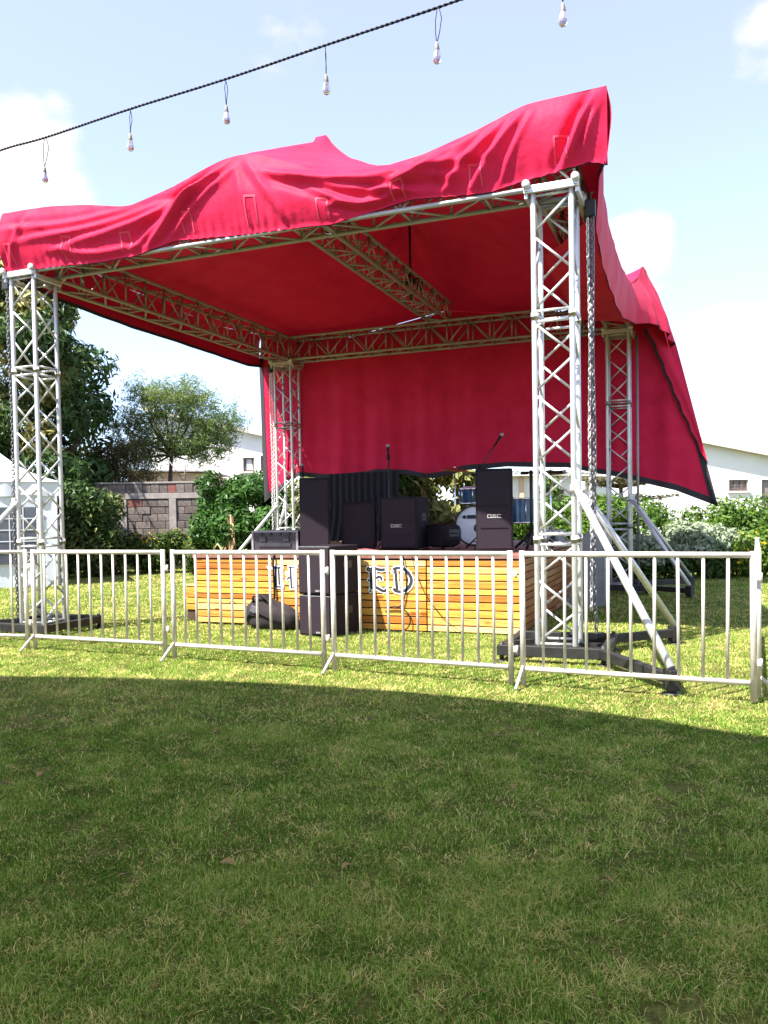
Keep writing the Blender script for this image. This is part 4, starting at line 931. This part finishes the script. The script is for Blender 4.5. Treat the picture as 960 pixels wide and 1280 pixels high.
# ------------------------------------------------------------------ plants
def leaf_cloud(blobs, n, size, asp=2.2, droop=0.0, seed=0, shell=0.55, tone_fn=None, pts=None):
    r = np.random.default_rng(seed)
    if pts is None:
        bl = np.array([b[:3] for b in blobs], float); br = np.array([[b[3], b[3], b[4] if len(b) > 4 else b[3]] for b in blobs], float)
        wgt = (br[:, 0]*br[:, 1]*br[:, 2])**0.8; idx = r.choice(len(bl), n, p=wgt/wgt.sum())
        d = r.normal(size=(n, 3)); d /= np.linalg.norm(d, axis=1)[:, None]
        rad = shell+(1-shell)*r.random(n)**0.7; rad *= 0.86+0.26*r.random(n)
        c = bl[idx]+d*rad[:, None]*br[idx]; nrm0 = d
        btone = r.random(len(bl))[idx]
    else:
        c = pts; n = len(c); d = r.normal(size=(n, 3)); d[:, 2] = abs(d[:, 2]); nrm0 = d/np.linalg.norm(d, axis=1)[:, None]; btone = r.random(n)
    nrm = nrm0+r.normal(size=(n, 3))*0.55+np.array([0, 0, 0.35]); nrm /= np.linalg.norm(nrm, axis=1)[:, None]
    ax = r.normal(size=(n, 3))+nrm0*0.4; ax[:, 2] -= droop; ax -= nrm*np.sum(ax*nrm, 1)[:, None]; ax /= np.linalg.norm(ax, axis=1)[:, None]
    sd = np.cross(nrm, ax); s = size*(0.6+0.8*r.random(n))[:, None]
    A_, C_ = c-ax*s/2, c+ax*s/2; B1_ = c+sd*s/asp/2+nrm*s*0.10; B2_ = c-sd*s/asp/2+nrm*s*0.10
    Vt = np.stack([A_, B1_, C_, B2_], 1).reshape(-1, 3); o = (np.arange(n)*4)[:, None]
    T = np.stack([o+[0, 1, 2], o+[0, 2, 3]], 1).reshape(-1, 3)
    tone = np.clip(0.25+0.35*r.random(n)+0.25*(btone-0.5), 0, 1) if tone_fn is None else tone_fn(c, r, btone)
    return Vt, T, np.repeat(tone, 4)
def foliage(name, parent, mat, args, **kw):
    Vt, T, tn = leaf_cloud(*args, **kw); o = D.objects.new(name, np_mesh(name, Vt, T, mat, tn)); COL.objects.link(o)
    if parent is not None: o.parent = parent
    return o
def limbs(t, base, blobs, r0, mat='bark', split=0.45, seed=1, name='trunk'):
    rr = random.Random(seed); base = Vector(base); m = MB(); cen = Vector((sum(b[0] for b in blobs)/len(blobs), sum(b[1] for b in blobs)/len(blobs), min(b[2] for b in blobs)))
    fork = base+(cen-base)*split; fork.z = base.z+(cen.z-base.z)*0.8
    m.path([base, base+(fork-base)*0.5+Vector((rr.uniform(-.1, .1), rr.uniform(-.1, .1), 0)), fork], [r0*1.25, r0, r0*0.8], 10); m.build(name, mat, t)
    m = MB()
    for b in blobs:
        e = Vector(b[:3]); k = (fork+e)/2+Vector((rr.uniform(-.2, .2), rr.uniform(-.2, .2), rr.uniform(-.25, .1)))
        m.path([fork-Vector((0, 0, .05)), k, e], [r0*0.5, r0*0.32, r0*0.12], 7)
    m.build('limbs', mat, t)

# large dark mango-like tree at the left
def mango():
    t = thing('broadleaf_tree', 'large dark broad-leaved tree behind the white marquee, its top leaves yellow in the sun', 'tree', (-10.75, 23.6, 0)); t.scale = (1.22, 1.22, 1.22)
    rr = random.Random(3); bl = []
    prof = [(1.5, 1.5), (2.3, 2.2), (3.2, 2.35), (4.2, 2.35), (5.2, 2.0), (6.2, 1.6), (7.0, 1.0)]
    for (z, rad) in prof:
        for k in range(int(5+rad*4)):
            a = rr.uniform(0, 6.28); q = rad*rr.uniform(0.45, 1.0); bl.append((q*math.cos(a)*1.05-0.2, q*math.sin(a), z+rr.uniform(-.4, .4), rr.uniform(0.42, 0.8), rr.uniform(0.35, 0.65)))
    for k in range(26): bl.append((rr.uniform(-2.6, 0.4), rr.uniform(-1.2, 0.2), rr.uniform(1.6, 4.6), rr.uniform(0.5, 0.8), rr.uniform(0.4, 0.6)))
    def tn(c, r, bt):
        v = 0.22+0.3*r.random(len(c))+0.25*(bt-0.5); new = ((bt > 0.72) & (c[:, 2] > 2.6) & (c[:, 0] > -0.2)) | ((bt > 0.88) & (c[:, 2] > 2.6)); v[new] = 0.62+0.38*r.random(new.sum()); return np.clip(v, 0, 1)  # new: upper right leaves, sunlight put into their yellow tone
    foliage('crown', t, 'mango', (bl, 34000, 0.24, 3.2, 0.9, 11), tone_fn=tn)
    limbs(t, (0, 0, 0), bl[::6], 0.22, seed=4)
mango()
def shrub(name, label, loc, blobs, n, size, mat, asp=2.0, seed=0, group=None, tone_fn=None, cat='shrub', trunk=0.04, droop=0.2, shell=0.5):
    t = thing(name, label, cat, loc, 0, group); foliage('foliage', t, mat, (blobs, n, size, asp, droop, seed), tone_fn=tone_fn, shell=shell)
    if trunk: limbs(t, (0, 0, 0), blobs[:5], trunk, seed=seed+1, name='stem')
    return t
def blobset(seed, n, ex, ey, z0, z1, r0, r1):
    rr = random.Random(seed); return [(rr.uniform(-ex, ex), rr.uniform(-ey, ey), rr.uniform(z0, z1), rr.uniform(r0, r1)) for _ in range(n)]
shrub('dark_shrub', 'dark round shrub in the shade before the block wall, under the large tree', (-7.45, 20.6, 0), blobset(5, 16, 0.55, 0.5, 0.5, 1.95, 0.35, 0.6), 6500, 0.15, 'mango', 2.4, 21)
# feathery trees behind the wall
def feathery(label, loc, blobs, n, mat, size, seed, trunk, group='thin-leaved trees behind the block wall'):
    t = thing('feathery_tree', label, 'tree', loc, 0, group); r = np.random.default_rng(seed)
    # sprays: short drooping twigs with many thin needles
    pts = []; bl = np.array([b[:3] for b in blobs]); br = np.array([b[3] for b in blobs]); idx = r.choice(len(bl), n//14, p=br**2/np.sum(br**2))
    d = r.normal(size=(len(idx), 3)); d[:, 2] *= 0.7; d /= np.linalg.norm(d, axis=1)[:, None]; c0 = bl[idx]+d*np.array([1.1, 1.1, 0.55])*(br[idx]*(0.35+0.65*r.random(len(idx))**0.6))[:, None]
    dirs = d+r.normal(size=d.shape)*0.4+np.array([0, 0, 0.35]); dirs /= np.linalg.norm(dirs, axis=1)[:, None]
    P = (c0[:, None, :]+dirs[:, None, :]*np.linspace(0, 0.5, 14)[None, :, None]+r.normal(size=(len(idx), 14, 3))*0.045).reshape(-1, 3)
    bt = np.repeat(r.random(len(bl))[idx], 14)
    def tn(c, rr, b_): return np.clip(0.15+0.3*rr.random(len(c))+0.5*(bt-0.3)*(c[:, 2] > np.percentile(c[:, 2], 45)), 0, 1)
    Vt, T, tone = leaf_cloud(None, len(P), size, droop=0.2, seed=seed+3, pts=P, tone_fn=tn, asp=8.0); o = D.objects.new('crown', np_mesh('crown', Vt, T, mat, tone)); COL.objects.link(o); o.parent = t
    m = MB(); top = max(b[2] for b in blobs)
    m.path(trunk, [0.11, 0.09, 0.075, 0.05][:len(trunk)], 8); m.build('trunk', 'bark', t)
    m = MB(); f = Vector(trunk[-1])
    for b in blobs: m.path([f-Vector((0, 0, 0.1)), (f+Vector(b[:3]))/2+Vector((0, 0, -0.15)), Vector(b[:3])], [0.045, 0.03, 0.01], 6)
    m.build('limbs', 'bark', t)
    return t
fb_ = [(-0.15, 0, 5.3, 0.5), (0.5, 0.1, 5.35, 0.55), (0.95, 0, 5.15, 0.42), (-0.95, 0.1, 5.6, 0.3), (-0.95, 0, 5.25, 0.3), (-0.75, 0, 4.75, 0.42), (0.1, 0, 4.75, 0.5), (0.95, 0.2, 4.5, 0.48), (1.55, 0, 4.35, 0.5), (2.0, 0, 4.6, 0.3), (-1.4, 0, 4.4, 0.5), (-0.5, 0.1, 3.9, 0.6), (0.5, 0, 3.75, 0.5), (1.2, 0.1, 3.7, 0.55), (-1.2, 0, 3.6, 0.5), (0.9, 0, 3.4, 0.35), (-0.7, 0, 3.3, 0.3), (1.55, 0, 3.95, 0.4)]
feathery('tall feathery tree with a bare slim trunk rising behind the block wall', (-6.85, 26, 0), fb_, 25000, 'acacia', 0.15, 31, [(0, 0, 0), (0.03, 0, 1.4), (-0.02, 0, 2.6), (0.05, 0, 3.6)])
feathery('low olive-brown feathery tree between the large tree and the tall feathery one', (-8.1, 24.6, 0), [(-0.6, 0, 2.9, 0.45), (0, 0, 3.2, 0.5), (0.55, 0.1, 2.75, 0.4), (-0.2, 0, 2.5, 0.5), (0.4, 0, 3.6, 0.3), (-0.7, 0, 2.3, 0.4)], 11000, 'olive', 0.14, 41, [(0, 0, 0), (0.02, 0, 1.2), (0.05, 0, 2.4)])
# round bright bush right of the wall
shrub('round_bush', 'dense glossy green bush between the block wall and the red back drape', (-3.72, 20.4, 0), blobset(8, 30, 0.72, 0.6, 0.45, 2.25, 0.35, 0.5), 19000, 0.12, 'bush', 1.9, 51)
shrub('leafy_plant', 'pale leafy plant at the foot of the back left tower', (-2.75, 18.9, 0), blobset(9, 22, 0.85, 0.35, 0.3, 2.0, 0.22, 0.38), 7500, 0.17, 'bush', 2.6, 55, trunk=0.02)
shrub('dark_filler_shrub', 'dark green shrub in the gap under the lower left corner of the red drape', (-2.2, 20.9, 0), blobset(190, 26, 1.0, 0.4, 0.4, 2.45, 0.3, 0.5), 9000, 0.16, 'bush', 2.2, 191)
t = thing('dried_plant', 'dry tan withered plant in front of the round bush', 'plant', (-3.50, 18.4, 0)); m = MB(); rr = random.Random(2)
for k in range(34):
    a = rr.uniform(0, 6.28); h = rr.uniform(0.4, 1.5); q = rr.uniform(0.05, 0.5) if h < 0.9 else rr.uniform(0.0, 0.1)
    m.path([(0.05*math.cos(a), 0.05*math.sin(a), 0), (q*0.5*math.cos(a), q*0.5*math.sin(a), h*0.7), (q*math.cos(a), q*math.sin(a), h), (q*1.5*math.cos(a), q*1.5*math.sin(a), h*0.75)], [0.02, 0.02, 0.025, 0.004], 5)
m.build('dry_leaves', 'husk', t); MB().path([(0, 0, 0), (0.03, 0, 0.8), (0.0, 0, 1.5)], [0.05, 0.04, 0.02], 8).build('stem', 'husk', t)
# flower bed along the wall
bedlab = ['clump of yellow-flowered bedding plants nearest the white marquee', 'clump of yellow-flowered bedding plants below the dark round shrub', 'clump of yellow-flowered bedding plants before the left pier of the block wall', 'clump of yellow-flowered bedding plants before the right pier of the block wall', 'clump of yellow-flowered bedding plants at the right end of the block wall', 'clump of yellow-flowered bedding plants below the round glossy bush']
for i in range(6):
    x = -8.3+i*0.98; y = 21.3-0.25*i if i > 3 else 21.3
    t = thing('flower_clump', bedlab[i], 'flowers', (x, y, 0), 0, 'yellow-flowered clumps along the block wall'); bl = blobset(60+i, 14, 0.5, 0.35, 0.2, 0.85, 0.22, 0.36)
    foliage('foliage', t, 'bed', (bl, 3200, 0.11, 2.0, 0.2, 70+i)); foliage('flowers', t, 'yellow', ([(b[0], b[1]-0.1, b[2]+0.16, b[3]*0.9) for b in bl], 45 if i != 1 else 30, 0.075, 1.2, 0, 90+i), shell=0.8)['kind'] = 'stuff'
# right hedge: one clipped hedge, and the pale shrubs and flowers before it
def hedge():
    t = thing('hedge', 'bright green clipped hedge running across behind the stage on the right', 'hedge', (8.4, 18.6, 0)); rr = random.Random(12); bl = []
    for k in range(210):
        x = rr.uniform(-5.6, 6.0); z = rr.uniform(0.3, 1.42+0.12*math.sin(x*1.3)-0.015*x); bl.append((x, rr.uniform(-0.6, 0.6), z, rr.uniform(0.26, 0.42)))
    foliage('foliage', t, 'hedge', (bl, 60000, 0.10, 2.0, 0.1, 13))
    m = MB()
    for k in range(9): x = -5.2+k*1.3; m.path([(x, 0, 0), (x+.05, 0, 0.6), (x-.05, 0.05, 1.1)], [0.05, 0.04, 0.015], 6)
    m.build('stems', 'bark', t)
hedge()
for i, (x, y, lab) in enumerate([(5.35, 16.5, 'pale variegated shrub at the left, behind the right barrier'), (6.3, 16.7, 'pale variegated shrub in the middle, below the tip of the red drape'), (7.15, 16.9, 'pale variegated shrub nearest the yellow flowers on the right')]):
    hz_ = [0.72, 0.98, 0.88][i]
    t = shrub('variegated_shrub', lab, (x, y, 0), blobset(80+i, 14, 0.42, 0.3, 0.6 if i else 0.5, hz_, 0.2, 0.3), 2600, 0.13, 'varieg', 2.4, 81+i, 'pale variegated shrubs before the hedge', trunk=0.03)
for i in range(5):
    x = 4.6+i*0.85; shrub('dark_groundcover_shrub', ['low dark shrub behind the grey pole', 'low dark shrub under the left variegated shrub', 'low dark shrub under the middle variegated shrub', 'low dark shrub left of the yellow flowers', 'low dark shrub nearest the yellow flowers'][i], (x, 16.45+0.1*i, 0), blobset(100+i, 10, 0.45, 0.25, 0.18, 0.5, 0.2, 0.3), 1700, 0.11, 'bed', 2.0, 101+i, 'low dark shrubs below the hedge', trunk=0)
for i, (x, y, lab) in enumerate([(7.75, 16.6, 'yellow-flowering shrub behind the end-on barrier'), (8.6, 16.8, 'yellow-flowering shrub at the far right edge of the photo')]):
    t = thing('yellow_shrub', lab, 'flowers', (x, y, 0), 0, 'yellow-flowering shrubs before the hedge'); bl = blobset(120+i, 12, 0.4, 0.3, 0.2, 0.8, 0.22, 0.32)
    foliage('foliage', t, 'hedge', (bl, 2000, 0.1, 2, 0.1, 121+i)); foliage('flowers', t, 'yellow', (bl, 230, 0.07, 1.2, 0, 131+i), shell=0.85)['kind'] = 'stuff'
# climbers and shrubs seen under the drape
shrub('pale_climber', 'pale yellow-green leafy climber glowing in the sun behind the drum kit', (1.15, 17.9, 0), blobset(140, 22, 1.0, 0.3, 0.6, 2.5, 0.25, 0.42), 5200, 0.22, 'vine', 2.4, 141, droop=0.8)
shrub('dark_climber', 'darker leafy climber right of the black curtain, beside the pale climber', (0.15, 17.5, 0), blobset(150, 12, 0.5, 0.3, 0.6, 2.6, 0.25, 0.4), 2600, 0.2, 'bush', 2.4, 151, droop=0.8)
shrub('low_green_shrub', 'low green shrub behind the stands right of the drum kit', (3.0, 18.6, 0), blobset(160, 14, 0.8, 0.3, 0.3, 1.15, 0.25, 0.38), 3500, 0.14, 'hedge', 2.0, 161)
shrub('tall_green_shrub', 'bright green shrub seen through the nearest tower below the drape', (4.75, 20.0, 0), blobset(170, 20, 0.75, 0.4, 0.4, 2.1, 0.28, 0.45), 6000, 0.15, 'hedge', 2.2, 171)
shrub('shade_shrub', 'leafy shrub between the two speakers at the left of the stage', (-1.35, 18.6, 0), blobset(180, 12, 0.5, 0.3, 0.4, 2.2, 0.25, 0.4), 2600, 0.2, 'vine', 2.6, 181, droop=0.6)
# layered tree behind the back right tower
t = thing('layered_tree', 'tree with flat layered brown-green branches before the white house, behind the back right tower', 'tree', (7.2, 24.5, 0)); m = MB(); m.path([(0, 0, 0), (0.05, 0, 1.6), (0, 0, 3.4)], [0.09, 0.07, 0.03], 8); m.build('trunk', 'bark', t)
rr = random.Random(5); m = MB(); PT = []
for k, z in enumerate((1.75, 2.25, 2.3, 2.75, 3.1)):
    for q in range(7):
        a = rr.uniform(0, 6.28); l = rr.uniform(0.9, 1.9)*(1-0.1*k); e = Vector((l*math.cos(a), l*math.sin(a)*0.6, z+rr.uniform(0.0, 0.14))); m.path([(0, 0, z-0.1), e*0.55+Vector((0, 0, z*0.45-0.02)), e], [0.035, 0.025, 0.008], 5)
        for s in range(26): f = rr.uniform(0.3, 1.0); PT.append((e.x*f+rr.gauss(0, .09), e.y*f+rr.gauss(0, .09), z-0.1+(e.z-z+0.1)*f+rr.uniform(0.0, .07)))
m.build('limbs', 'bark', t); PT = np.array(PT); PT = np.repeat(PT, 3, 0)+rng.normal(size=(len(PT)*3, 3))*[0.07, 0.07, 0.02]
Vt, T, tone = leaf_cloud(None, len(PT), 0.14, 2.5, 0.0, 77, pts=PT); o = D.objects.new('crown', np_mesh('crown', Vt, T, 'olive', tone)); COL.objects.link(o); o.parent = t

# ------------------------------------------------------------------ block wall
bw = thing('block_wall', 'unplastered grey block garden wall with concrete piers and a ring beam, left of the stage', 'wall', (-8.9, 22.6, 0.1), R(3.0))
WL, WH = 3.95, 2.42
MB().box((WL/2, 0.11, WH/2-0.02), (WL-0.02, 0.14, WH-0.05)).build('mortar_core', 'mortar', bw)
bms = {}
def block(x0, x1, z0, z1, mat):
    w_, h_ = round(x1-x0-0.014, 3), round(z1-z0-0.014, 3); k = (w_, h_, mat)
    if k not in bms: bms[k] = MB().box((0, 0, 0), (w_, 0.2, h_), ch=0.008).mesh('block', mat)
    inst(bms[k], 'block', bw, loc=((x0+x1)/2, 0.10+random.uniform(-0.012, 0.012), (z0+z1)/2))
z = 0.0; row = 0; piers = [(0.0, 0.22), (1.45, 1.67), (2.85, 3.05), (WL-0.18, WL)]
for (x0, x1) in piers: MB().box(((x0+x1)/2, 0.09, 0.95), (x1-x0, 0.25, 1.9), ch=0.01).build('pier', 'concrete', bw)
for row in range(9):
    z0 = row*0.205+0.04; 
    for i in range(3):
        xa, xb = piers[i][1]+0.01, piers[i+1][0]-0.01; x = xa; first = True
        while x < xb-0.06:
            x1 = min(x+(0.22 if (first and row % 2) else 0.42), xb); first = False
            if xb-x1 < 0.08: x1 = xb
            block(x, x1, z0, z0+0.205, 'redblock' if random.random() < 0.06 else 'block'); x = x1
MB().box((WL/2, 0.09, 1.985), (WL, 0.24, 0.16), ch=0.008).build('ring_beam', 'concrete', bw)
x = 0.0
while x < WL-0.05:
    x1 = min(x+0.235, WL); block(x, x1, 2.07, 2.33, 'redblock' if abs(x-2.85) < 0.2 else 'block'); x = x1
MB().box((WL/2, 0.10, 2.36), (WL+0.04, 0.24, 0.05), ch=0.006).build('coping', 'concrete', bw)
for (x, h) in ((1.6, 0.14), (3.3, 0.5)):
    m = MB(); m.tube((x, 0.1, 2.37), (x, 0.1, 2.37+h), 0.02)
    if h > 0.3:
        for k in range(4): m.tube((x-0.12, 0.1, 2.5+k*0.1), (x+0.12, 0.1, 2.5+k*0.1), 0.009, 6)
        m.path([(x-0.05, 0.1, 2.4), (x-0.3, 0.1, 2.75), (x-0.42, 0.1, 2.95)], 0.016, 6)
    m.build('fence_bracket', 'frame', bw)
wl2 = thing('far_wall', 'low pinkish wall in the shade behind the large tree and the white marquee', 'wall', (-12.4, 21.6, 0)); 
for i in range(9):
    for r_ in range(7):
        o = MB().box((0, 0, 0), (0.405, 0.18, 0.19), ch=0.006).build('block', 'block', wl2) if (i == 0 and r_ == 0) else inst(fb0, 'block', wl2)
        if i == 0 and r_ == 0: fb0 = o.data
        o.location = (i*0.42+(0.21 if r_ % 2 else 0), random.uniform(-.01, .01), 0.10+r_*0.205)
MB().box((1.9, 0.02, 0.72), (3.7, 0.12, 1.42)).build('mortar_core', 'mortar', wl2)

# ------------------------------------------------------------------ white marquee at the left
mq = thing('white_marquee', 'white pvc party marquee with a dark gridded window at the left edge', 'marquee', (-7.15, 17.6, 0), R(22))
MB().grid([[(x, 0.015*math.sin(x*5+z*2), z) for z in (0.0, 0.5, 1.0, 1.5, 2.0)] for x in np.linspace(-3.0, 0, 31)]).build('front_wall', 'tent', mq)
MB().grid([[(0.02*math.sin(y*4)+0.03*math.sin(y*7)*(1-z/2), y, z) for z in (0.0, 0.5, 1.0, 1.5, 2.0)] for y in np.linspace(0, 3.0, 24)]).build('side_wall', 'tent', mq)
MB().grid([[(-3.05+3.1*i/24, -0.035-0.02*math.sin(i*1.3), 2.28-0.30*j/3-0.02*(j == 3)*math.sin(i*0.9)) for j in range(4)] for i in range(25)]).grid([[(0.06+0.02*math.sin(i*1.3), -0.05+3.1*i/24, 2.28-0.30*j/3) for j in range(4)] for i in range(25)]).build('valance', 'tent', mq)
ap = Vector((-1.5, 1.5, 3.3)); c4 = [Vector(p) for p in ((-3.08, -0.06, 2.28), (0.08, -0.06, 2.28), (0.08, 3.08, 2.28), (-3.08, 3.08, 2.28))]
m = MB()
for i in range(4):
    a, b = c4[i], c4[(i+1) % 4]
    m.grid([[(a+(b-a)*u_)*(1-v_)+ap*v_+Vector((0, 0, -0.16*math.sin(math.pi*v_))) for u_ in np.linspace(0, 1, 9)] for v_ in np.linspace(0, 1, 9)])
m.build('roof_cover', 'tent', mq)
wn = MB().box((-1.35, -0.03, 1.12), (1.9, 0.012, 1.22)).build('window', 'tentwin', mq)
m = MB()
for k in range(1, 7): m.box((-2.3+k*1.9/7, -0.040, 1.12), (0.022, 0.008, 1.22))
for k in range(1, 5): m.box((-1.35, -0.0415, 0.51+k*1.22/5), (1.9, 0.006, 0.022))
m.build('muntins', 'tent', wn)
for p in ((0, 0), (0, 3), (-3, 0), (-3, 3)): bar('frame_pole', (*p, 0), (*p, 2.25), 0.025, 'alu', mq)

# ------------------------------------------------------------------ houses behind
def wall_with_windows(t, x0, x1, z_l, z_r, dep, wins, mat='white_wall', base=0.0):
    """gable wall x0..x1 in local x, sloping top z_l..z_r; real openings; body dep deep"""
    xs = sorted({x0, x1, *[w_[0] for w_ in wins], *[w_[1] for w_ in wins]}); zt = lambda x: z_l+(z_r-z_l)*(x-x0)/(x1-x0); m = MB()
    for i in range(len(xs)-1):
        a, b = xs[i], xs[i+1]; op = [w_ for w_ in wins if w_[0] <= a+1e-6 and w_[1] >= b-1e-6]
        if not op: m.poly([(a, base), (b, base), (b, zt(b)), (a, zt(a))], 0, 0.25)
        else:
            w_ = op[0]; m.poly([(a, base), (b, base), (b, w_[2]), (a, w_[2])], 0, 0.25); m.poly([(a, w_[3]), (b, w_[3]), (b, zt(b)), (a, zt(a))], 0, 0.25)
    m.poly([(x0, base), (x1, base), (x1, zt(x1)-0.02), (x0, zt(x0)-0.02)], 0.9, dep)
    for x in (x0+0.125, x1-0.125): m.box((x, 0.575, (zt(x))/2-0.02), (0.25, 0.648, zt(x)-0.06))
    m.build('wall', mat, t)
    for w_ in wins:
        cx_, cz_ = (w_[0]+w_[1])/2, (w_[2]+w_[3])/2; ww, hh = w_[1]-w_[0], w_[3]-w_[2]; f = MB()
        for s in (-1, 1): f.box((w_[0]+0.03 if s < 0 else w_[1]-0.03, 0.10, cz_), (0.06, 0.08, hh)); f.box((cx_, 0.10, cz_+s*(hh/2-0.03)), (ww-0.12, 0.08, 0.06))
        for k in range(1, int(w_[4])): f.box((w_[0]+ww*k/w_[4], 0.10, cz_), (0.04, 0.05, hh-0.12))
        for k in range(1, int(w_[5])): f.box((cx_, 0.075, w_[2]+hh*k/w_[5]), (ww-0.12, 0.012, 0.018))
        fo = f.build('window', 'frame', t); MB().box((cx_, 0.14, cz_), (ww-0.1, 0.012, hh-0.1)).build('pane', 'window', fo)
        Pn = [[(w_[0]+0.08+(ww-0.16)*i/20*(1), 0.2+0.02*math.sin(i*1.6), w_[2]+0.08+(hh-0.16)*j/3) for j in range(4)] for i in range(21)]
        MB().box((cx_, -0.02, w_[2]-0.03), (ww+0.16, 0.14, 0.06)).build('sill', 'fascia', fo)
def rooflet(t, x0, x1, z_l, z_r, dep, ov=0.35):
    sl = math.atan2(z_r-z_l, x1-x0); c = Vector(((x0+x1)/2, dep/2, (z_l+z_r)/2+0.10)); Ln = math.hypot(x1-x0, z_r-z_l)+2*ov; rot = Matrix.Rotation(-sl, 3, 'Y')
    MB().box(c, (Ln, dep+2*ov, 0.07), rot).build('roof', 'roof', t); MB().box(c+Vector((0, -dep/2-ov-0.02, -0.08)), (Ln, 0.035, 0.15), rot).build('fascia', 'fascia', t)
hr = thing('white_house', 'white rendered house with a sloping grey roof behind the hedge at the right', 'house', (8.6, 32, 0), R(0))
zl = 4.15+(12.7-8.9)*0.211; rr_ = lambda x: 4.10-(x-4.1)*0.211
wall_with_windows(hr, 0.3, 14.5, rr_(0.3), rr_(14.5), 8, [(5.15, 5.92, 2.16, 2.62, 3, 4), (6.45, 7.5, 1.55, 2.6, 2, 1), (9.5, 10.6, 1.4, 2.6, 3, 3)])
rooflet(hr, 0.3, 14.5, rr_(0.3), rr_(14.5), 8)
m = MB(); m.tube((6.62, 1.5, rr_(6.6)), (6.62, 1.5, rr_(6.6)+0.9), 0.02, 6)
for k in range(4): m.tube((6.45, 1.5, rr_(6.6)+0.35+k*0.15), (6.8, 1.5, rr_(6.6)+0.35+k*0.15), 0.010, 5)
m.build('aerial', 'pole', hr)
hm = thing('low_white_building', 'low white building with a grey corrugated roof seen under the red drape', 'house', (4.4, 30, 0))
wall_with_windows(hm, 0, 4.0, 2.9, 2.75, 5, [(1.55, 2.35, 1.5, 2.3, 2, 2)])
sl_ = MB()
for i in range(60):
    pass
Pg = [[(-0.3+4.6*i/90, -0.4+6*j/2, 2.98-0.15*i/90+0.03*math.sin(i*1.6)+0.35*j/2) for j in range(3)] for i in range(91)]
MB().grid(Pg).build('roof', 'roof', hm); MB().box((2.0, -0.36, 2.86), (4.5, 0.03, 0.12)).build('fascia', 'fascia', hm)
for x in (0.75, 3.2): MB().box((x, -0.06, 1.4), (0.16, 0.11, 2.76)).build('pilaster', 'cream_wall', hm)
hl = thing('pale_house', 'white gabled house behind the round bush, left of the red drape', 'house', (-10.9, 38, 0))
ll = lambda x: 6.55-(x)*0.235
wall_with_windows(hl, 0, 9.5, ll(0), ll(9.5), 8, [(4.32, 4.85, 3.62, 4.28, 1, 1), (5.15, 5.75, 3.62, 4.36, 1, 1), (7.2, 7.8, 2.6, 3.5, 2, 1)])
rooflet(hl, 0, 9.5, ll(0), ll(9.5), 8)
for (x0, x1) in ((4.40, 4.77),):
    P2 = [[(x0+(x1-x0)*i/10, 0.125, 3.70), (x0+(x1-x0)*(i/10*0.6+0.2), 0.125, 4.2)] for i in range(11)]
    MB().grid(P2).build('net_curtain', 'net', hl)
hc = thing('cream_outbuilding', 'low peach-coloured outbuilding just above the end of the block wall', 'outbuilding', (-10.4, 33, 0))
wall_with_windows(hc, 0, 3.2, 3.4, 3.3, 4, [], 'cream_wall'); MB().box((1.6, 2, 3.41), (3.5, 4.4, 0.06), Matrix.Rotation(R(1.7), 3, 'Y')).build('roof', 'roof', hc)

# ------------------------------------------------------------------ wide marquee roof behind the camera, whose shade lies over the near lawn
mr_ = sthing('open_marquee', 'open-sided marquee behind the viewer, its straight shade lying across the near lawn', 'marquee', 2.0, -11.6, 0)
EB = 11.6-8.45; EZ = 4.25
edge = lambda x: EZ+0.92*max(0.0, 1-((x+2.05)/3.25)**2)
XS = np.linspace(-16, 16, 129)
MB().grid([[(x, EB-2*EB*v_, edge(x)+0.35*math.sin(math.pi*v_)) for v_ in np.linspace(0, 1, 9)] for x in XS]).build('roof_cover', 'marq', mr_)
MB().grid([[(x, EB+0.004, edge(x)-0.25*k) for k in (0, 1)] for x in XS]).build('valance', 'marq', mr_)
for x in (-16, -8, 8, 16):
    for y in (-EB+0.1, EB-0.1): bar('post', (x, y, 0), (x, y, EZ+0.02), 0.05, 'alu', mr_, 10)
bpy.context.view_layer.update()
